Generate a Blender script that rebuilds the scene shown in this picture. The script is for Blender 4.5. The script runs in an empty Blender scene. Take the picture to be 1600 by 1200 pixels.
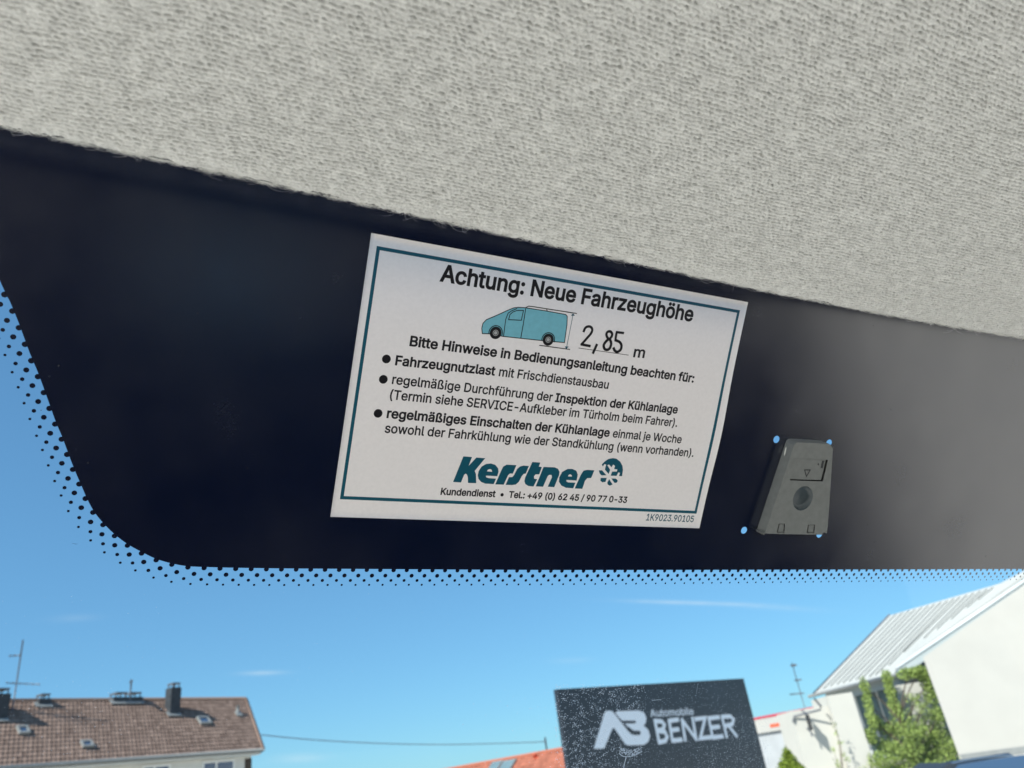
import bpy, math, random
import numpy as np
from mathutils import Vector
from mathutils.geometry import delaunay_2d_cdt

random.seed(7); RNG = np.random.default_rng(11)
S = bpy.context.scene
COL = S.collection

# ------------------------------------------------------------------ camera
FPX = 1200.0; CX, CY = 800.0, 600.0
ZEN = np.array([450.0, -1722.0])                 # where the photo's verticals meet
ROLL = math.atan2(CX - ZEN[0], CY - ZEN[1])
PITCH = math.atan(FPX / math.hypot(CX - ZEN[0], CY - ZEN[1]))
EYE = np.array([0.0, 0.0, 2.1])
FW = np.array([0, math.cos(PITCH), math.sin(PITCH)])
U0 = np.array([0, -math.sin(PITCH), math.cos(PITCH)]); R0 = np.array([1.0, 0, 0])
UP = U0 * math.cos(ROLL) + R0 * math.sin(ROLL)
RT = R0 * math.cos(ROLL) - U0 * math.sin(ROLL)
cam_d = bpy.data.cameras.new('camera'); cam = bpy.data.objects.new('camera', cam_d); COL.objects.link(cam)
cam_d.sensor_width = 36; cam_d.lens = 36 * FPX / 1600
cam_d.clip_start = 0.01; cam_d.clip_end = 3000
from mathutils import Matrix
m = Matrix.Identity(4)
for i in range(3):
    m[i][0] = RT[i]; m[i][1] = UP[i]; m[i][2] = -FW[i]; m[i][3] = EYE[i]
cam.matrix_world = m
cam_d.dof.use_dof = True; cam_d.dof.focus_distance = 0.25; cam_d.dof.aperture_fstop = 25
S.camera = cam

# ------------------------------------------------------------------ light
SUN = np.array([-0.50, -0.55, 0.67]); SUN /= np.linalg.norm(SUN)
w = bpy.data.worlds.new('World'); S.world = w; w.use_nodes = True
nt = w.node_tree; bg = nt.nodes['Background']
sky = nt.nodes.new('ShaderNodeTexSky'); sky.sky_type = 'NISHITA'; sky.sun_disc = False
sky.sun_elevation = math.asin(SUN[2]); sky.sun_rotation = math.atan2(SUN[0], SUN[1])
sky.altitude = 450; sky.air_density = 1.0; sky.dust_density = 0.2; sky.ozone_density = 3.0
tint = nt.nodes.new('ShaderNodeVectorMath'); tint.operation = 'MULTIPLY'; tint.inputs[1].default_value = (.445, .825, 1.09)   # deep blue summer sky
gma = nt.nodes.new('ShaderNodeGamma'); gma.inputs['Gamma'].default_value = .6
nt.links.new(sky.outputs[0], gma.inputs[0]); nt.links.new(gma.outputs[0], tint.inputs[0])
CLOUD_IN = tint.outputs[0]
bg.inputs['Strength'].default_value = 0.148
sl = bpy.data.lights.new('sun', 'SUN'); so = bpy.data.objects.new('sun', sl); COL.objects.link(so)
sl.energy = 4.2; sl.angle = math.radians(0.53); sl.color = (1.0, 0.95, 0.87)
so.rotation_euler = Vector(SUN).to_track_quat('Z', 'Y').to_euler()
so.location = (0, -5, 30)
S.view_settings.view_transform = 'Standard'; S.view_settings.look = 'None'
S.view_settings.exposure = 0.91; S.view_settings.gamma = 1
S.render.engine = 'CYCLES'
S.cycles.max_bounces = 10; S.cycles.transparent_max_bounces = 12

# ------------------------------------------------------------------ helpers
def nrm(v): v = np.asarray(v, float); return v / np.linalg.norm(v)
def ray(px, py): return nrm(FW * FPX + RT * (px - CX) + UP * (CY - py))
def hit(px, py, P, n):
    r = ray(px, py); return EYE + r * (np.dot(np.asarray(P) - EYE, n) / np.dot(r, n))
def at_z(px, py, z):
    r = ray(px, py); return EYE + r * ((z - EYE[2]) / r[2])
def at_d(px, py, d):
    r = ray(px, py); return EYE + r * (d / math.hypot(r[0], r[1]))

def tag(o, label=None, cat=None, group=None, kind=None):
    if label: o['label'] = label
    if cat: o['category'] = cat
    if group: o['group'] = group
    if kind: o['kind'] = kind
    return o
def thing(name, loc, label, cat, group=None):
    o = bpy.data.objects.new(name, None); COL.objects.link(o); o.location = Vector(loc); o.empty_display_size = 0.1
    return tag(o, label, cat, group)
def wloc(o):
    p = np.zeros(3)
    while o: p += np.array(o.location); o = o.parent
    return p

class MB:
    def __init__(s): s.v = []; s.f = []; s.sm = []
    def add(s, vs, fs, smooth=False):
        k = len(s.v); s.v += [tuple(map(float, p)) for p in vs]
        s.f += [tuple(i + k for i in f) for f in fs]; s.sm += [smooth] * len(fs); return s
    def poly(s, pts): return s.add(pts, [tuple(range(len(pts)))])
    def prism(s, pts, d):
        pts = [np.asarray(p, float) for p in pts]; n = len(pts); d = np.asarray(d, float)
        fs = [tuple(range(n)), tuple(range(2 * n - 1, n - 1, -1))] + [(i, (i + 1) % n, n + (i + 1) % n, n + i) for i in range(n)]
        return s.add(pts + [p + d for p in pts], fs)
    def box(s, o, a, b, c):
        o, a, b, c = (np.asarray(x, float) for x in (o, a, b, c))
        return s.prism([o, o + a, o + a + b, o + b], c)
    def tube(s, pts, r, n=8, r2=None, smooth=True):
        pts = [np.asarray(p, float) for p in pts]; m_ = len(pts); vs = []; fs = []
        for i, p in enumerate(pts):
            t = nrm(pts[min(i + 1, m_ - 1)] - pts[max(i - 1, 0)])
            a = nrm(np.cross(t, [0.31, 0.2, 0.93] if abs(t[2]) < .9 else [1, 0, 0])); b = np.cross(t, a)
            rr = r if r2 is None else r + (r2 - r) * i / (m_ - 1)
            for k in range(n):
                q = 2 * math.pi * k / n; vs.append(p + rr * (a * math.cos(q) + b * math.sin(q)))
        for i in range(m_ - 1):
            for k in range(n):
                fs.append((i * n + k, i * n + (k + 1) % n, (i + 1) * n + (k + 1) % n, (i + 1) * n + k))
        fs += [tuple(range(n)), tuple(range(m_ * n - 1, (m_ - 1) * n - 1, -1))]
        return s.add(vs, fs, smooth)
    def build(s, name, mat, parent=None, loc=None, bevel=0):
        o0 = wloc(parent) if parent else (np.zeros(3) if loc is None else np.asarray(loc, float))
        me = bpy.data.meshes.new(name)
        me.from_pydata([tuple(np.asarray(p) - o0) for p in s.v], [], s.f)
        me.polygons.foreach_set('use_smooth', s.sm); me.update()
        o = bpy.data.objects.new(name, me); COL.objects.link(o)
        if mat: me.materials.append(mat)
        if parent: o.parent = parent
        else: o.location = Vector(o0)
        if bevel:
            b = o.modifiers.new('b', 'BEVEL'); b.width = bevel; b.segments = 2; b.limit_method = 'ANGLE'
        return o

def fill2d(loops):
    """flat mesh of outlines with holes"""
    cu = bpy.data.curves.new('t', 'CURVE'); cu.dimensions = '2D'; cu.fill_mode = 'BOTH'
    for lp in loops:
        sp = cu.splines.new('POLY'); sp.points.add(len(lp) - 1); sp.use_cyclic_u = True
        for p, q in zip(sp.points, lp): p.co = (q[0], q[1], 0, 1)
    return curve_mesh(cu)
def curve_mesh(cu):
    o = bpy.data.objects.new('t', cu); COL.objects.link(o)
    dg = bpy.context.evaluated_depsgraph_get(); dg.update()
    me = o.evaluated_get(dg).to_mesh()
    vs = np.array([v.co[:] for v in me.vertices]).reshape(-1, 3); fs = [tuple(p.vertices) for p in me.polygons]
    o.evaluated_get(dg).to_mesh_clear()
    bpy.data.objects.remove(o); bpy.data.curves.remove(cu)
    return vs[:, :2], fs
try: FONT = bpy.data.fonts.load(bpy.utils.system_resource('DATAFILES', path='fonts') + '/Inter.woff2')    # shipped with Blender
except Exception: FONT = None
def text2d(s, bold=0.0, shear=0.0):
    """filled glyph outlines; overlapping contours are merged by winding number"""
    cu = bpy.data.curves.new('t', 'FONT'); cu.body = s; cu.size = 1
    if FONT: cu.font = FONT
    cu.shear = shear; cu.resolution_u = 4; cu.fill_mode = 'NONE'
    o = bpy.data.objects.new('t', cu); COL.objects.link(o)
    dg = bpy.context.evaluated_depsgraph_get(); dg.update()
    me = o.evaluated_get(dg).to_mesh(); co = np.array([v.co[:2] for v in me.vertices]); ed = [tuple(e.vertices) for e in me.edges]
    o.evaluated_get(dg).to_mesh_clear(); bpy.data.objects.remove(o); bpy.data.curves.remove(cu)
    nxt = {}
    for a, b in ed: nxt.setdefault(a, []).append(b); nxt.setdefault(b, []).append(a)
    seen = set(); loops = []
    for st_ in range(len(co)):
        if st_ in seen or st_ not in nxt: continue
        lp = [st_]; seen.add(st_); cur = st_ + 1 if st_ + 1 in nxt[st_] else nxt[st_][0]
        while cur not in seen:
            lp.append(cur); seen.add(cur); c_ = [q for q in nxt[cur] if q not in seen]
            if not c_: break
            cur = c_[0]
        if len(lp) > 2: loops.append(lp)
    if bold:
        new = co.copy()
        ar_ = sum(np.sign(np.sum(co[l, 0] * np.roll(co[l, 1], -1) - np.roll(co[l, 0], -1) * co[l, 1])) * np.ptp(co[l, 0]) for l in loops)
        sg_ = 1 if ar_ > 0 else -1
        for l in loops:
            p = co[l]; d0 = p - np.roll(p, 1, 0); d1 = np.roll(p, -1, 0) - p
            d0 /= np.linalg.norm(d0, axis=1)[:, None] + 1e-9; d1 /= np.linalg.norm(d1, axis=1)[:, None] + 1e-9
            n0 = np.stack([d0[:, 1], -d0[:, 0]], 1); n1 = np.stack([d1[:, 1], -d1[:, 0]], 1); nn = n0 + n1
            nn /= np.maximum(np.linalg.norm(nn, axis=1), .5)[:, None]; k_ = 1 / np.clip((nn * n0).sum(1), .5, 1)
            new[l] = p + sg_ * bold * nn * k_[:, None]
        co = new
    # group contours into glyphs that overlap in x, then triangulate each group
    bx = sorted(((co[l, 0].min(), co[l, 0].max(), l) for l in loops), key=lambda t: t[0]); groups = []
    for x0, x1, l in bx:
        if groups and x0 <= groups[-1][0]: groups[-1][1].append(l); groups[-1][0] = max(groups[-1][0], x1)
        else: groups.append([x1, [l]])
    V = []; F = []
    for _, ls in groups:
        pts = []; es = []; polys = []
        for l in ls:
            k = len(pts); n = len(l); pts += [Vector(co[i]) for i in l]; es += [(k + i, k + (i + 1) % n) for i in range(n)]; polys.append(co[l])
        v, _e, f, *_r = delaunay_2d_cdt(pts, es, [], 0, 1e-5)
        v = np.array([p[:] for p in v]); k = len(V)
        keep = []
        for t in f:
            c = v[list(t)].mean(0); wn = 0
            for p in polys:
                q = np.roll(p, -1, 0); up_ = (p[:, 1] <= c[1]) & (q[:, 1] > c[1]); dn = (p[:, 1] > c[1]) & (q[:, 1] <= c[1])
                cr = (q[:, 0] - p[:, 0]) * (c[1] - p[:, 1]) - (c[0] - p[:, 0]) * (q[:, 1] - p[:, 1])
                wn += int((up_ & (cr > 0)).sum()) - int((dn & (cr < 0)).sum())
            if wn: keep.append(tuple(i + k for i in t))
        V += list(v); F += keep
    return np.array(V), F
def stroke2d(pts, wd, closed=False, cap=True):
    """outline of a pen line as separate quads + round joints (one flat outline per line)"""
    pts = [np.asarray(p, float) for p in pts]; n = len(pts); L = []; R = []
    for i, p in enumerate(pts):
        a = pts[i - 1] if (i > 0 or closed) else None; b = pts[(i + 1) % n] if (i < n - 1 or closed) else None
        ds = []
        if a is not None: ds.append(nrm(p - a))
        if b is not None: ds.append(nrm(b - p))
        t = nrm(sum(ds)) if np.linalg.norm(sum(ds)) > 1e-6 else ds[0]
        k = 1 / max(.45, abs(np.dot(t, ds[0]))); nn = np.array([-t[1], t[0]])
        q = p.copy()
        if not closed and cap and i == 0: q = p - t * wd * .35
        if not closed and cap and i == n - 1: q = p + t * wd * .35
        L.append(q + nn * wd / 2 * k); R.append(q - nn * wd / 2 * k)
    vs = L + R; m_ = n if closed else n - 1
    fs = [(i, (i + 1) % n, n + (i + 1) % n, n + i) for i in range(m_)]
    return np.array(vs), fs
def smooth_path(pts, k=6, closed=False):
    """Catmull-Rom"""
    P = [np.asarray(p, float) for p in pts]; n = len(P); out = []
    for i in range(n if closed else n - 1):
        p0 = P[(i - 1) % n] if closed or i > 0 else P[0]; p1 = P[i]; p2 = P[(i + 1) % n]
        p3 = P[(i + 2) % n] if closed or i + 2 < n else P[-1]
        for j in range(k):
            t = j / k
            out.append(.5 * ((2 * p1) + (p2 - p0) * t + (2 * p0 - 5 * p1 + 4 * p2 - p3) * t * t + (3 * p1 - p0 - 3 * p2 + p3) * t ** 3))
    if not closed: out.append(P[-1])
    return out
def circle2d(c, r, n=24): return [(c[0] + r * math.cos(2 * math.pi * k / n), c[1] + r * math.sin(2 * math.pi * k / n)) for k in range(n)]

# thin cirrus wisps in the sky dome, each a soft streak round its own direction
tcw = nt.nodes.new('ShaderNodeTexCoord'); nzw = nt.nodes.new('ShaderNodeTexNoise'); nzw.inputs['Scale'].default_value = 26; nzw.inputs['Detail'].default_value = 6
mpw = nt.nodes.new('ShaderNodeMapping'); mpw.inputs['Scale'].default_value = (1, 1, 3.5)
nt.links.new(tcw.outputs['Generated'], mpw.inputs[0]); nt.links.new(mpw.outputs[0], nzw.inputs['Vector'])
def mth(op, a, b=None):
    n = nt.nodes.new('ShaderNodeMath'); n.operation = op
    for k, v in enumerate((a, b)):
        if v is None: continue
        if isinstance(v, (int, float)): n.inputs[k].default_value = v
        else: nt.links.new(v, n.inputs[k])
    return n.outputs[0]
def dotn(v, off):
    n = nt.nodes.new('ShaderNodeVectorMath'); n.operation = 'DOT_PRODUCT'; nt.links.new(tcw.outputs['Generated'], n.inputs[0]); n.inputs[1].default_value = v
    return mth('ADD', n.outputs['Value'], off)
tot = None
for (xa, ya, xb, yb, wd, am) in ((945, 938, 1225, 946, .0022, .5), (1090, 942, 1330, 956, .0030, .16), (360, 1053, 462, 1050, .0024, .42), (850, 1034, 935, 1030, .0030, .16), (405, 1187, 530, 1182, .0045, .32), (60, 968, 170, 964, .004, .10)):
    a_, b_ = ray(xa, ya), ray(xb, yb); c_ = nrm(a_ + b_); ax_ = nrm(b_ - a_); ay_ = np.cross(c_, ax_); hl_ = np.linalg.norm(b_ - a_) / 2
    p = mth('DIVIDE', dotn(ax_, -float(c_ @ ax_)), float(hl_ * .62)); q = mth('DIVIDE', dotn(ay_, 0.0), wd)
    e = mth('POWER', 2.718, mth('MULTIPLY', mth('ADD', mth('MULTIPLY', p, p), mth('MULTIPLY', q, q)), -1.0))
    e = mth('MULTIPLY', e, am * .75); e = mth('MULTIPLY', e, mth('GREATER_THAN', dotn(c_, 0.0), 0.0)); tot = e if tot is None else mth('ADD', tot, e)
tot = mth('MULTIPLY', tot, mth('ADD', mth('MULTIPLY', nzw.outputs['Fac'], 1.5), .2))
mxw = nt.nodes.new('ShaderNodeMix'); mxw.data_type = 'RGBA'; mxw.inputs['B'].default_value = (3.0, 3.4, 3.6, 1)
nt.links.new(tot, mxw.inputs['Factor']); nt.links.new(CLOUD_IN, mxw.inputs['A']); nt.links.new(mxw.outputs['Result'], bg.inputs['Color'])

# ------------------------------------------------------------------ materials
def mat(name, col, rough=.6, spec=.5, metal=0, noise=None, bump=None, coat=0):
    """noise=(scale, amount[, detail]); bump=(scale, strength, distance)"""
    m_ = bpy.data.materials.new(name); m_.use_nodes = True; t = m_.node_tree; b = t.nodes['Principled BSDF']
    b.inputs['Base Color'].default_value = (*col, 1); b.inputs['Roughness'].default_value = rough
    b.inputs['Specular IOR Level'].default_value = spec; b.inputs['Metallic'].default_value = metal
    b.inputs['Coat Weight'].default_value = coat
    if noise or bump:
        tc = t.nodes.new('ShaderNodeTexCoord')
    if noise:
        nz = t.nodes.new('ShaderNodeTexNoise'); nz.inputs['Scale'].default_value = noise[0]; nz.inputs['Detail'].default_value = noise[2] if len(noise) > 2 else 5
        t.links.new(tc.outputs['Object'], nz.inputs['Vector'])
        mx = t.nodes.new('ShaderNodeMapRange'); mx.inputs['From Min'].default_value = .25; mx.inputs['From Max'].default_value = .75
        mx.inputs['To Min'].default_value = 1 - noise[1]; mx.inputs['To Max'].default_value = 1 + noise[1]
        t.links.new(nz.outputs['Fac'], mx.inputs['Value'])
        mu = t.nodes.new('ShaderNodeVectorMath'); mu.operation = 'SCALE'; mu.inputs[0].default_value = col
        t.links.new(mx.outputs[0], mu.inputs['Scale']); t.links.new(mu.outputs[0], b.inputs['Base Color'])
    if bump:
        n2 = t.nodes.new('ShaderNodeTexNoise'); n2.inputs['Scale'].default_value = bump[0]; n2.inputs['Detail'].default_value = 6
        t.links.new(tc.outputs['Object'], n2.inputs['Vector'])
        bp = t.nodes.new('ShaderNodeBump'); bp.inputs['Strength'].default_value = bump[1]; bp.inputs['Distance'].default_value = bump[2]
        t.links.new(n2.outputs['Fac'], bp.inputs['Height']); t.links.new(bp.outputs[0], b.inputs['Normal'])
    return m_
def glass_mat(name, tint, ior=1.5):
    m_ = bpy.data.materials.new(name); m_.use_nodes = True; t = m_.node_tree; t.nodes.remove(t.nodes['Principled BSDF'])
    tr = t.nodes.new('ShaderNodeBsdfTransparent'); tr.inputs[0].default_value = (*tint, 1)
    gl = t.nodes.new('ShaderNodeBsdfGlossy'); gl.inputs['Roughness'].default_value = .02
    fr = t.nodes.new('ShaderNodeFresnel'); fr.inputs[0].default_value = ior
    mx = t.nodes.new('ShaderNodeMixShader'); t.links.new(fr.outputs[0], mx.inputs[0])
    t.links.new(tr.outputs[0], mx.inputs[1]); t.links.new(gl.outputs[0], mx.inputs[2])
    t.links.new(mx.outputs[0], t.nodes['Material Output'].inputs[0]); return m_
def attr_mat(name, base, amp, rough=.8, spec=.3, hue=None, bump=None):
    """colour varied piece by piece (tiles, leaves) through a 'tone' attribute"""
    m_ = mat(name, base, rough, spec, bump=bump); t = m_.node_tree; b = t.nodes['Principled BSDF']
    a = t.nodes.new('ShaderNodeAttribute'); a.attribute_name = 'tone'
    r = t.nodes.new('ShaderNodeMix'); r.data_type = 'RGBA'
    h = hue or base
    r.inputs['A'].default_value = (*[c * (1 - amp) for c in base], 1); r.inputs['B'].default_value = (*[c * (1 + amp) for c in h], 1)
    t.links.new(a.outputs['Fac'], r.inputs['Factor']); t.links.new(r.outputs['Result'], b.inputs['Base Color']); return m_
def set_tone(o, vals):
    at = o.data.attributes.new('tone', 'FLOAT', 'FACE'); at.data.foreach_set('value', np.asarray(vals, np.float32))

M = {}
M['paper'] = mat('sticker_paper', (.92, .875, .875), .38, .45, noise=(900, .03), bump=(1500, .05, .00005))
M['ink'] = mat('black_ink', (.008, .007, .010), .4, .4)
M['teal'] = mat('teal_ink', (.004, .09, .14), .4, .4)
M['ice'] = mat('light_blue_ink', (.19, .50, .60), .4, .4, noise=(700, .06))
M['grey_ink'] = mat('grey_ink', (.45, .45, .45), .4, .4)
M['plastic'] = mat('grey_plastic', (.195, .205, .20), .55, .4, noise=(420, .10), bump=(2600, .25, .0001))
M['plastic_dark'] = mat('dark_plastic', (.03, .033, .036), .5, .4)
M['lit_wall'] = mat('sunlit_render', (.50, .49, .45), .9, .2, noise=(.9, .035, 8), bump=(30, .2, .01))  # white render again, lighter to put stronger sunlight into its colour
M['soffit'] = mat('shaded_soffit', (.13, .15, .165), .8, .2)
M['beam'] = mat('shaded_trim', (.36, .41, .42), .6, .3)  # darkened blue-grey, carries the shade under the roof in its colour
M['plastic_smooth'] = mat('smooth_grey_plastic', (.06, .078, .088), .35, .5)
M['white_wall'] = mat('white_render', (.40, .393, .37), .9, .2, noise=(.9, .035, 8), bump=(30, .2, .01))
M['grey_wall'] = mat('grey_render', (.36, .38, .40), .9, .2, noise=(1.2, .08))
M['pale_wall'] = mat('pale_render', (.57, .565, .53), .9, .2, noise=(1.0, .06))
M['trim'] = mat('pale_metal_trim', (.62, .66, .66), .5, .5, noise=(2, .05))
M['sheet'] = mat('metal_roofing', (.46, .465, .44), .6, .25, noise=(.8, .07, 8))
M['seam'] = mat('seam_metal', (.15, .16, .155), .45, .5)
M['red'] = mat('red_paint', (.45, .03, .06), .5, .5)
M['orange_red'] = mat('orange_paint', (.60, .11, .05), .5, .5)
M['slate'] = mat('dark_slate', (.035, .042, .05), .7, .3, noise=(5, .35), bump=(9, .5, .03))
M['dark'] = mat('dark_metal', (.02, .022, .025), .5, .5)
M['iron'] = mat('grey_iron', (.10, .11, .13), .5, .5)
M['brown'] = mat('brown_board', (.05, .038, .03), .7, .3, noise=(6, .3))
M['zinc'] = mat('zinc', (.20, .21, .21), .45, .5, noise=(4, .12))
M['lead'] = mat('lead_flashing', (.22, .23, .23), .6, .4, noise=(4, .2))
M['window'] = mat('window_glass', (.05, .09, .16), .05, .8)
M['frame'] = mat('white_frame', (.72, .72, .70), .5, .4)
M['glazing'] = mat('tall_glazing', (.13, .19, .21), .12, .7, noise=(.8, .25))
M['sign'] = mat('anthracite_panel', (.018, .023, .033), .35, .5, noise=(2.5, .15))
M['letter'] = mat('sign_letters', (.60, .65, .72), .5, .4)
M['tile'] = attr_mat('roof_tiles', (.185, .125, .10), .17, .85, .25, hue=(.24, .168, .135), bump=(14, .4, .02))
M['terra'] = attr_mat('terracotta_tiles', (.36, .13, .085), .25, .85, .25, bump=(12, .4, .02))
M['leaf'] = attr_mat('leaves', (.13, .20, .045), .45, .6, .35, hue=(.25, .33, .085))
M['leaf_lime'] = attr_mat('lime_leaves', (.16, .22, .02), .45, .6, .35)
M['bark'] = mat('bark', (.10, .08, .06), .9, .2, noise=(8, .3))
M['car'] = mat('car_paint', (.03, .036, .045), .5, .3)
M['chrome'] = mat('silver_rail', (.6, .6, .6), .25, .5, metal=.9)
M['rubber'] = mat('rubber', (.02, .02, .02), .8, .2)
M['asphalt'] = mat('pale_paving', (.615, .575, .50), .9, .2, noise=(1.1, .1, 8))
M['pale_patch'] = mat('patch_grey', (.46, .58, .62), .9, .1, noise=(20, .3))  # for the unseen patch mirrored in the enamel
M['cabin'] = mat('matt_black', (.004, .005, .008), .9, .05)  # for the added reflection panel and the headliner's backing board

# frit: matt black enamel, greasy finger marks make patches of it smoother
def frit_mat():
    m_ = mat('black_enamel', (.0001, .0034, .021), .42, 1.0); t = m_.node_tree; b = t.nodes['Principled BSDF']
    tc = t.nodes.new('ShaderNodeTexCoord')
    n1 = t.nodes.new('ShaderNodeTexNoise'); n1.inputs['Scale'].default_value = 38; n1.inputs['Detail'].default_value = 8
    n2 = t.nodes.new('ShaderNodeTexNoise'); n2.inputs['Scale'].default_value = 1900; n2.inputs['Detail'].default_value = 2
    t.links.new(tc.outputs['Object'], n1.inputs['Vector']); t.links.new(tc.outputs['Object'], n2.inputs['Vector'])
    ad = t.nodes.new('ShaderNodeMath'); ad.operation = 'MULTIPLY_ADD'; ad.inputs[1].default_value = .35
    t.links.new(n2.outputs['Fac'], ad.inputs[0]); t.links.new(n1.outputs['Fac'], ad.inputs[2])
    mr = t.nodes.new('ShaderNodeMapRange'); mr.inputs['From Min'].default_value = .3; mr.inputs['From Max'].default_value = 1.05
    mr.inputs['To Min'].default_value = .17; mr.inputs['To Max'].default_value = .30
    t.links.new(ad.outputs[0], mr.inputs['Value']); t.links.new(mr.outputs[0], b.inputs['Roughness']); b.inputs['IOR'].default_value = 1.7; return m_
M['frit'] = frit_mat()
M['glass'] = glass_mat('windscreen_glass', (.92, .955, .95), 1.2)

def fabric_mat():
    m_ = mat('knitted_fabric', (.56, .555, .53), .95, .1); t = m_.node_tree; b = t.nodes['Principled BSDF']
    tc = t.nodes.new('ShaderNodeTexCoord')
    n1 = t.nodes.new('ShaderNodeTexNoise'); n1.inputs['Scale'].default_value = 1700; n1.inputs['Detail'].default_value = 4
    n2 = t.nodes.new('ShaderNodeTexNoise'); n2.inputs['Scale'].default_value = 260; n2.inputs['Detail'].default_value = 3
    for n in (n1, n2): t.links.new(tc.outputs['Object'], n.inputs['Vector'])
    cr = t.nodes.new('ShaderNodeValToRGB'); e = cr.color_ramp.elements
    e[0].position = .30; e[0].color = (.63, .63, .60, 1); e[1].position = .68; e[1].color = (.91, .91, .875, 1)
    x = cr.color_ramp.elements.new(.47); x.color = (.84, .84, .81, 1)
    t.links.new(n1.outputs['Fac'], cr.inputs[0])
    mr = t.nodes.new('ShaderNodeMapRange'); mr.inputs['From Min'].default_value = .3; mr.inputs['From Max'].default_value = .7
    mr.inputs['To Min'].default_value = .90; mr.inputs['To Max'].default_value = 1.10
    t.links.new(n2.outputs['Fac'], mr.inputs['Value'])
    mu = t.nodes.new('ShaderNodeVectorMath'); mu.operation = 'SCALE'
    t.links.new(cr.outputs[0], mu.inputs[0]); t.links.new(mr.outputs[0], mu.inputs['Scale'])
    pit_dark = t.nodes.new('ShaderNodeAttribute'); pit_dark.attribute_name = 'pit_shade'      # shade of the knit pits, painted into the base colour
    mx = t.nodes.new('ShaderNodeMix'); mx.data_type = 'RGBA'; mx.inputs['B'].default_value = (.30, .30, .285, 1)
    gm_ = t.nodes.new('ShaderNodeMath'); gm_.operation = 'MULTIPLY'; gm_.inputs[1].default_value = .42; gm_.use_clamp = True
    t.links.new(pit_dark.outputs['Fac'], gm_.inputs[0]); t.links.new(gm_.outputs[0], mx.inputs['Factor'])
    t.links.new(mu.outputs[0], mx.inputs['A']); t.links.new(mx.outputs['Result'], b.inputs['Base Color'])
    bp = t.nodes.new('ShaderNodeBump'); bp.inputs['Strength'].default_value = .6; bp.inputs['Distance'].default_value = .0002
    t.links.new(n1.outputs['Fac'], bp.inputs['Height']); t.links.new(bp.outputs[0], b.inputs['Normal'])
    b.inputs['Sheen Weight'].default_value = .25; b.inputs['Sheen Roughness'].default_value = .6
    return m_
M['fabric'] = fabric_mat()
M['fibre_dull'] = mat('lint_grey', (.06, .065, .07), .9, .1)
M['fibre'] = mat('fibre', (.87, .87, .84), .9, .1)
def dust_mat():
    m_ = bpy.data.materials.new('dried_dirt'); m_.use_nodes = True; t = m_.node_tree; t.nodes.remove(t.nodes['Principled BSDF'])
    d = t.nodes.new('ShaderNodeBsdfDiffuse'); d.inputs[0].default_value = (.75, .78, .82, 1)
    tl = t.nodes.new('ShaderNodeBsdfTranslucent'); tl.inputs[0].default_value = (.72, .78, .86, 1)
    tr = t.nodes.new('ShaderNodeBsdfTransparent')
    a = t.nodes.new('ShaderNodeMixShader'); a.inputs[0].default_value = .6
    b = t.nodes.new('ShaderNodeMixShader'); b.inputs[0].default_value = .48
    t.links.new(d.outputs[0], a.inputs[1]); t.links.new(tl.outputs[0], a.inputs[2])
    t.links.new(tr.outputs[0], b.inputs[1]); t.links.new(a.outputs[0], b.inputs[2])
    t.links.new(b.outputs[0], t.nodes['Material Output'].inputs[0]); return m_
M['dust'] = dust_mat()

# ------------------------------------------------------------------ ground
g = MB(); g.poly([(-1500, -1500, 0), (1500, -1500, 0), (1500, 1500, 0), (-1500, 1500, 0)])
tag(g.build('ground', M['asphalt']), 'pale paved yard around the parked vehicle', 'ground', kind='structure')

# ------------------------------------------------------------------ windscreen plane from the sticker's four corners
q4 = [(580, 364), (1168, 472), (1092, 825), (516, 807)]
dd = [ray(*p) for p in q4]
ll = np.linalg.solve(np.stack([-dd[1], dd[2], -dd[3]], 1), -dd[0]); ll = np.r_[1, ll]
PC = [ll[i] * dd[i] for i in range(4)]
WST = .140; sc_ = WST / np.linalg.norm(PC[1] - PC[0]); PC = [EYE + p * sc_ for p in PC]
AX = nrm(PC[1] - PC[0]); GN = nrm(np.cross(AX, PC[3] - PC[0]))
if GN @ FW < 0: GN = -GN
BX = nrm(np.cross(GN, AX));
if BX @ (PC[3] - PC[0]) < 0: BX = -BX
HST = float((PC[3] - PC[0]) @ BX)
G0 = PC[0]
def gl3(px, py, off=0):                                   # point on the glass (off = metres towards the cabin)
    return hit(px, py, G0 - GN * off, GN)
EX = nrm(gl3(1500, 888) - gl3(300, 888)); EY = nrm(np.cross(GN, EX));
if EY[2] < 0: EY = -EY
def g2(px, py):
    d = gl3(px, py) - G0; return np.array([d @ EX, d @ EY])
def gw(u, v, off=0): return G0 + EX * u + EY * v - GN * off
def gpoly(mb, vs, fs, off):
    mb.add([gw(x, y, off) for x, y in vs], fs)

ws = thing('windscreen', G0, 'raked clear windscreen with black enamel band and dotted border, seen from inside', 'windscreen')
gm = MB(); gm.poly([gw(-.9, -.62), gw(.9, -.62), gw(.9, .12), gw(-.9, .12)]); gm.build('glass', M['glass'], ws)

edge_px = [(-60, 285), (-25, 380), (7, 454), (16, 472), (28, 501), (38, 528), (48, 555), (59, 581), (69, 608), (79, 636), (88, 661), (97, 682), (107, 709), (117, 735),
           (127, 758), (137, 781), (149, 802), (165, 821), (182, 837), (201, 851), (223, 863), (244, 873), (268, 880), (294, 884.5), (330, 886), (373, 887), (450, 888),
           (600, 889), (760, 890), (930, 890.5), (1240, 890), (1600, 889)]
ep = [g2(*p) for p in edge_px]
ep.append(ep[-1] + nrm(ep[-1] - ep[-2]) * .5)
ep = smooth_path(ep, 6)
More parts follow.
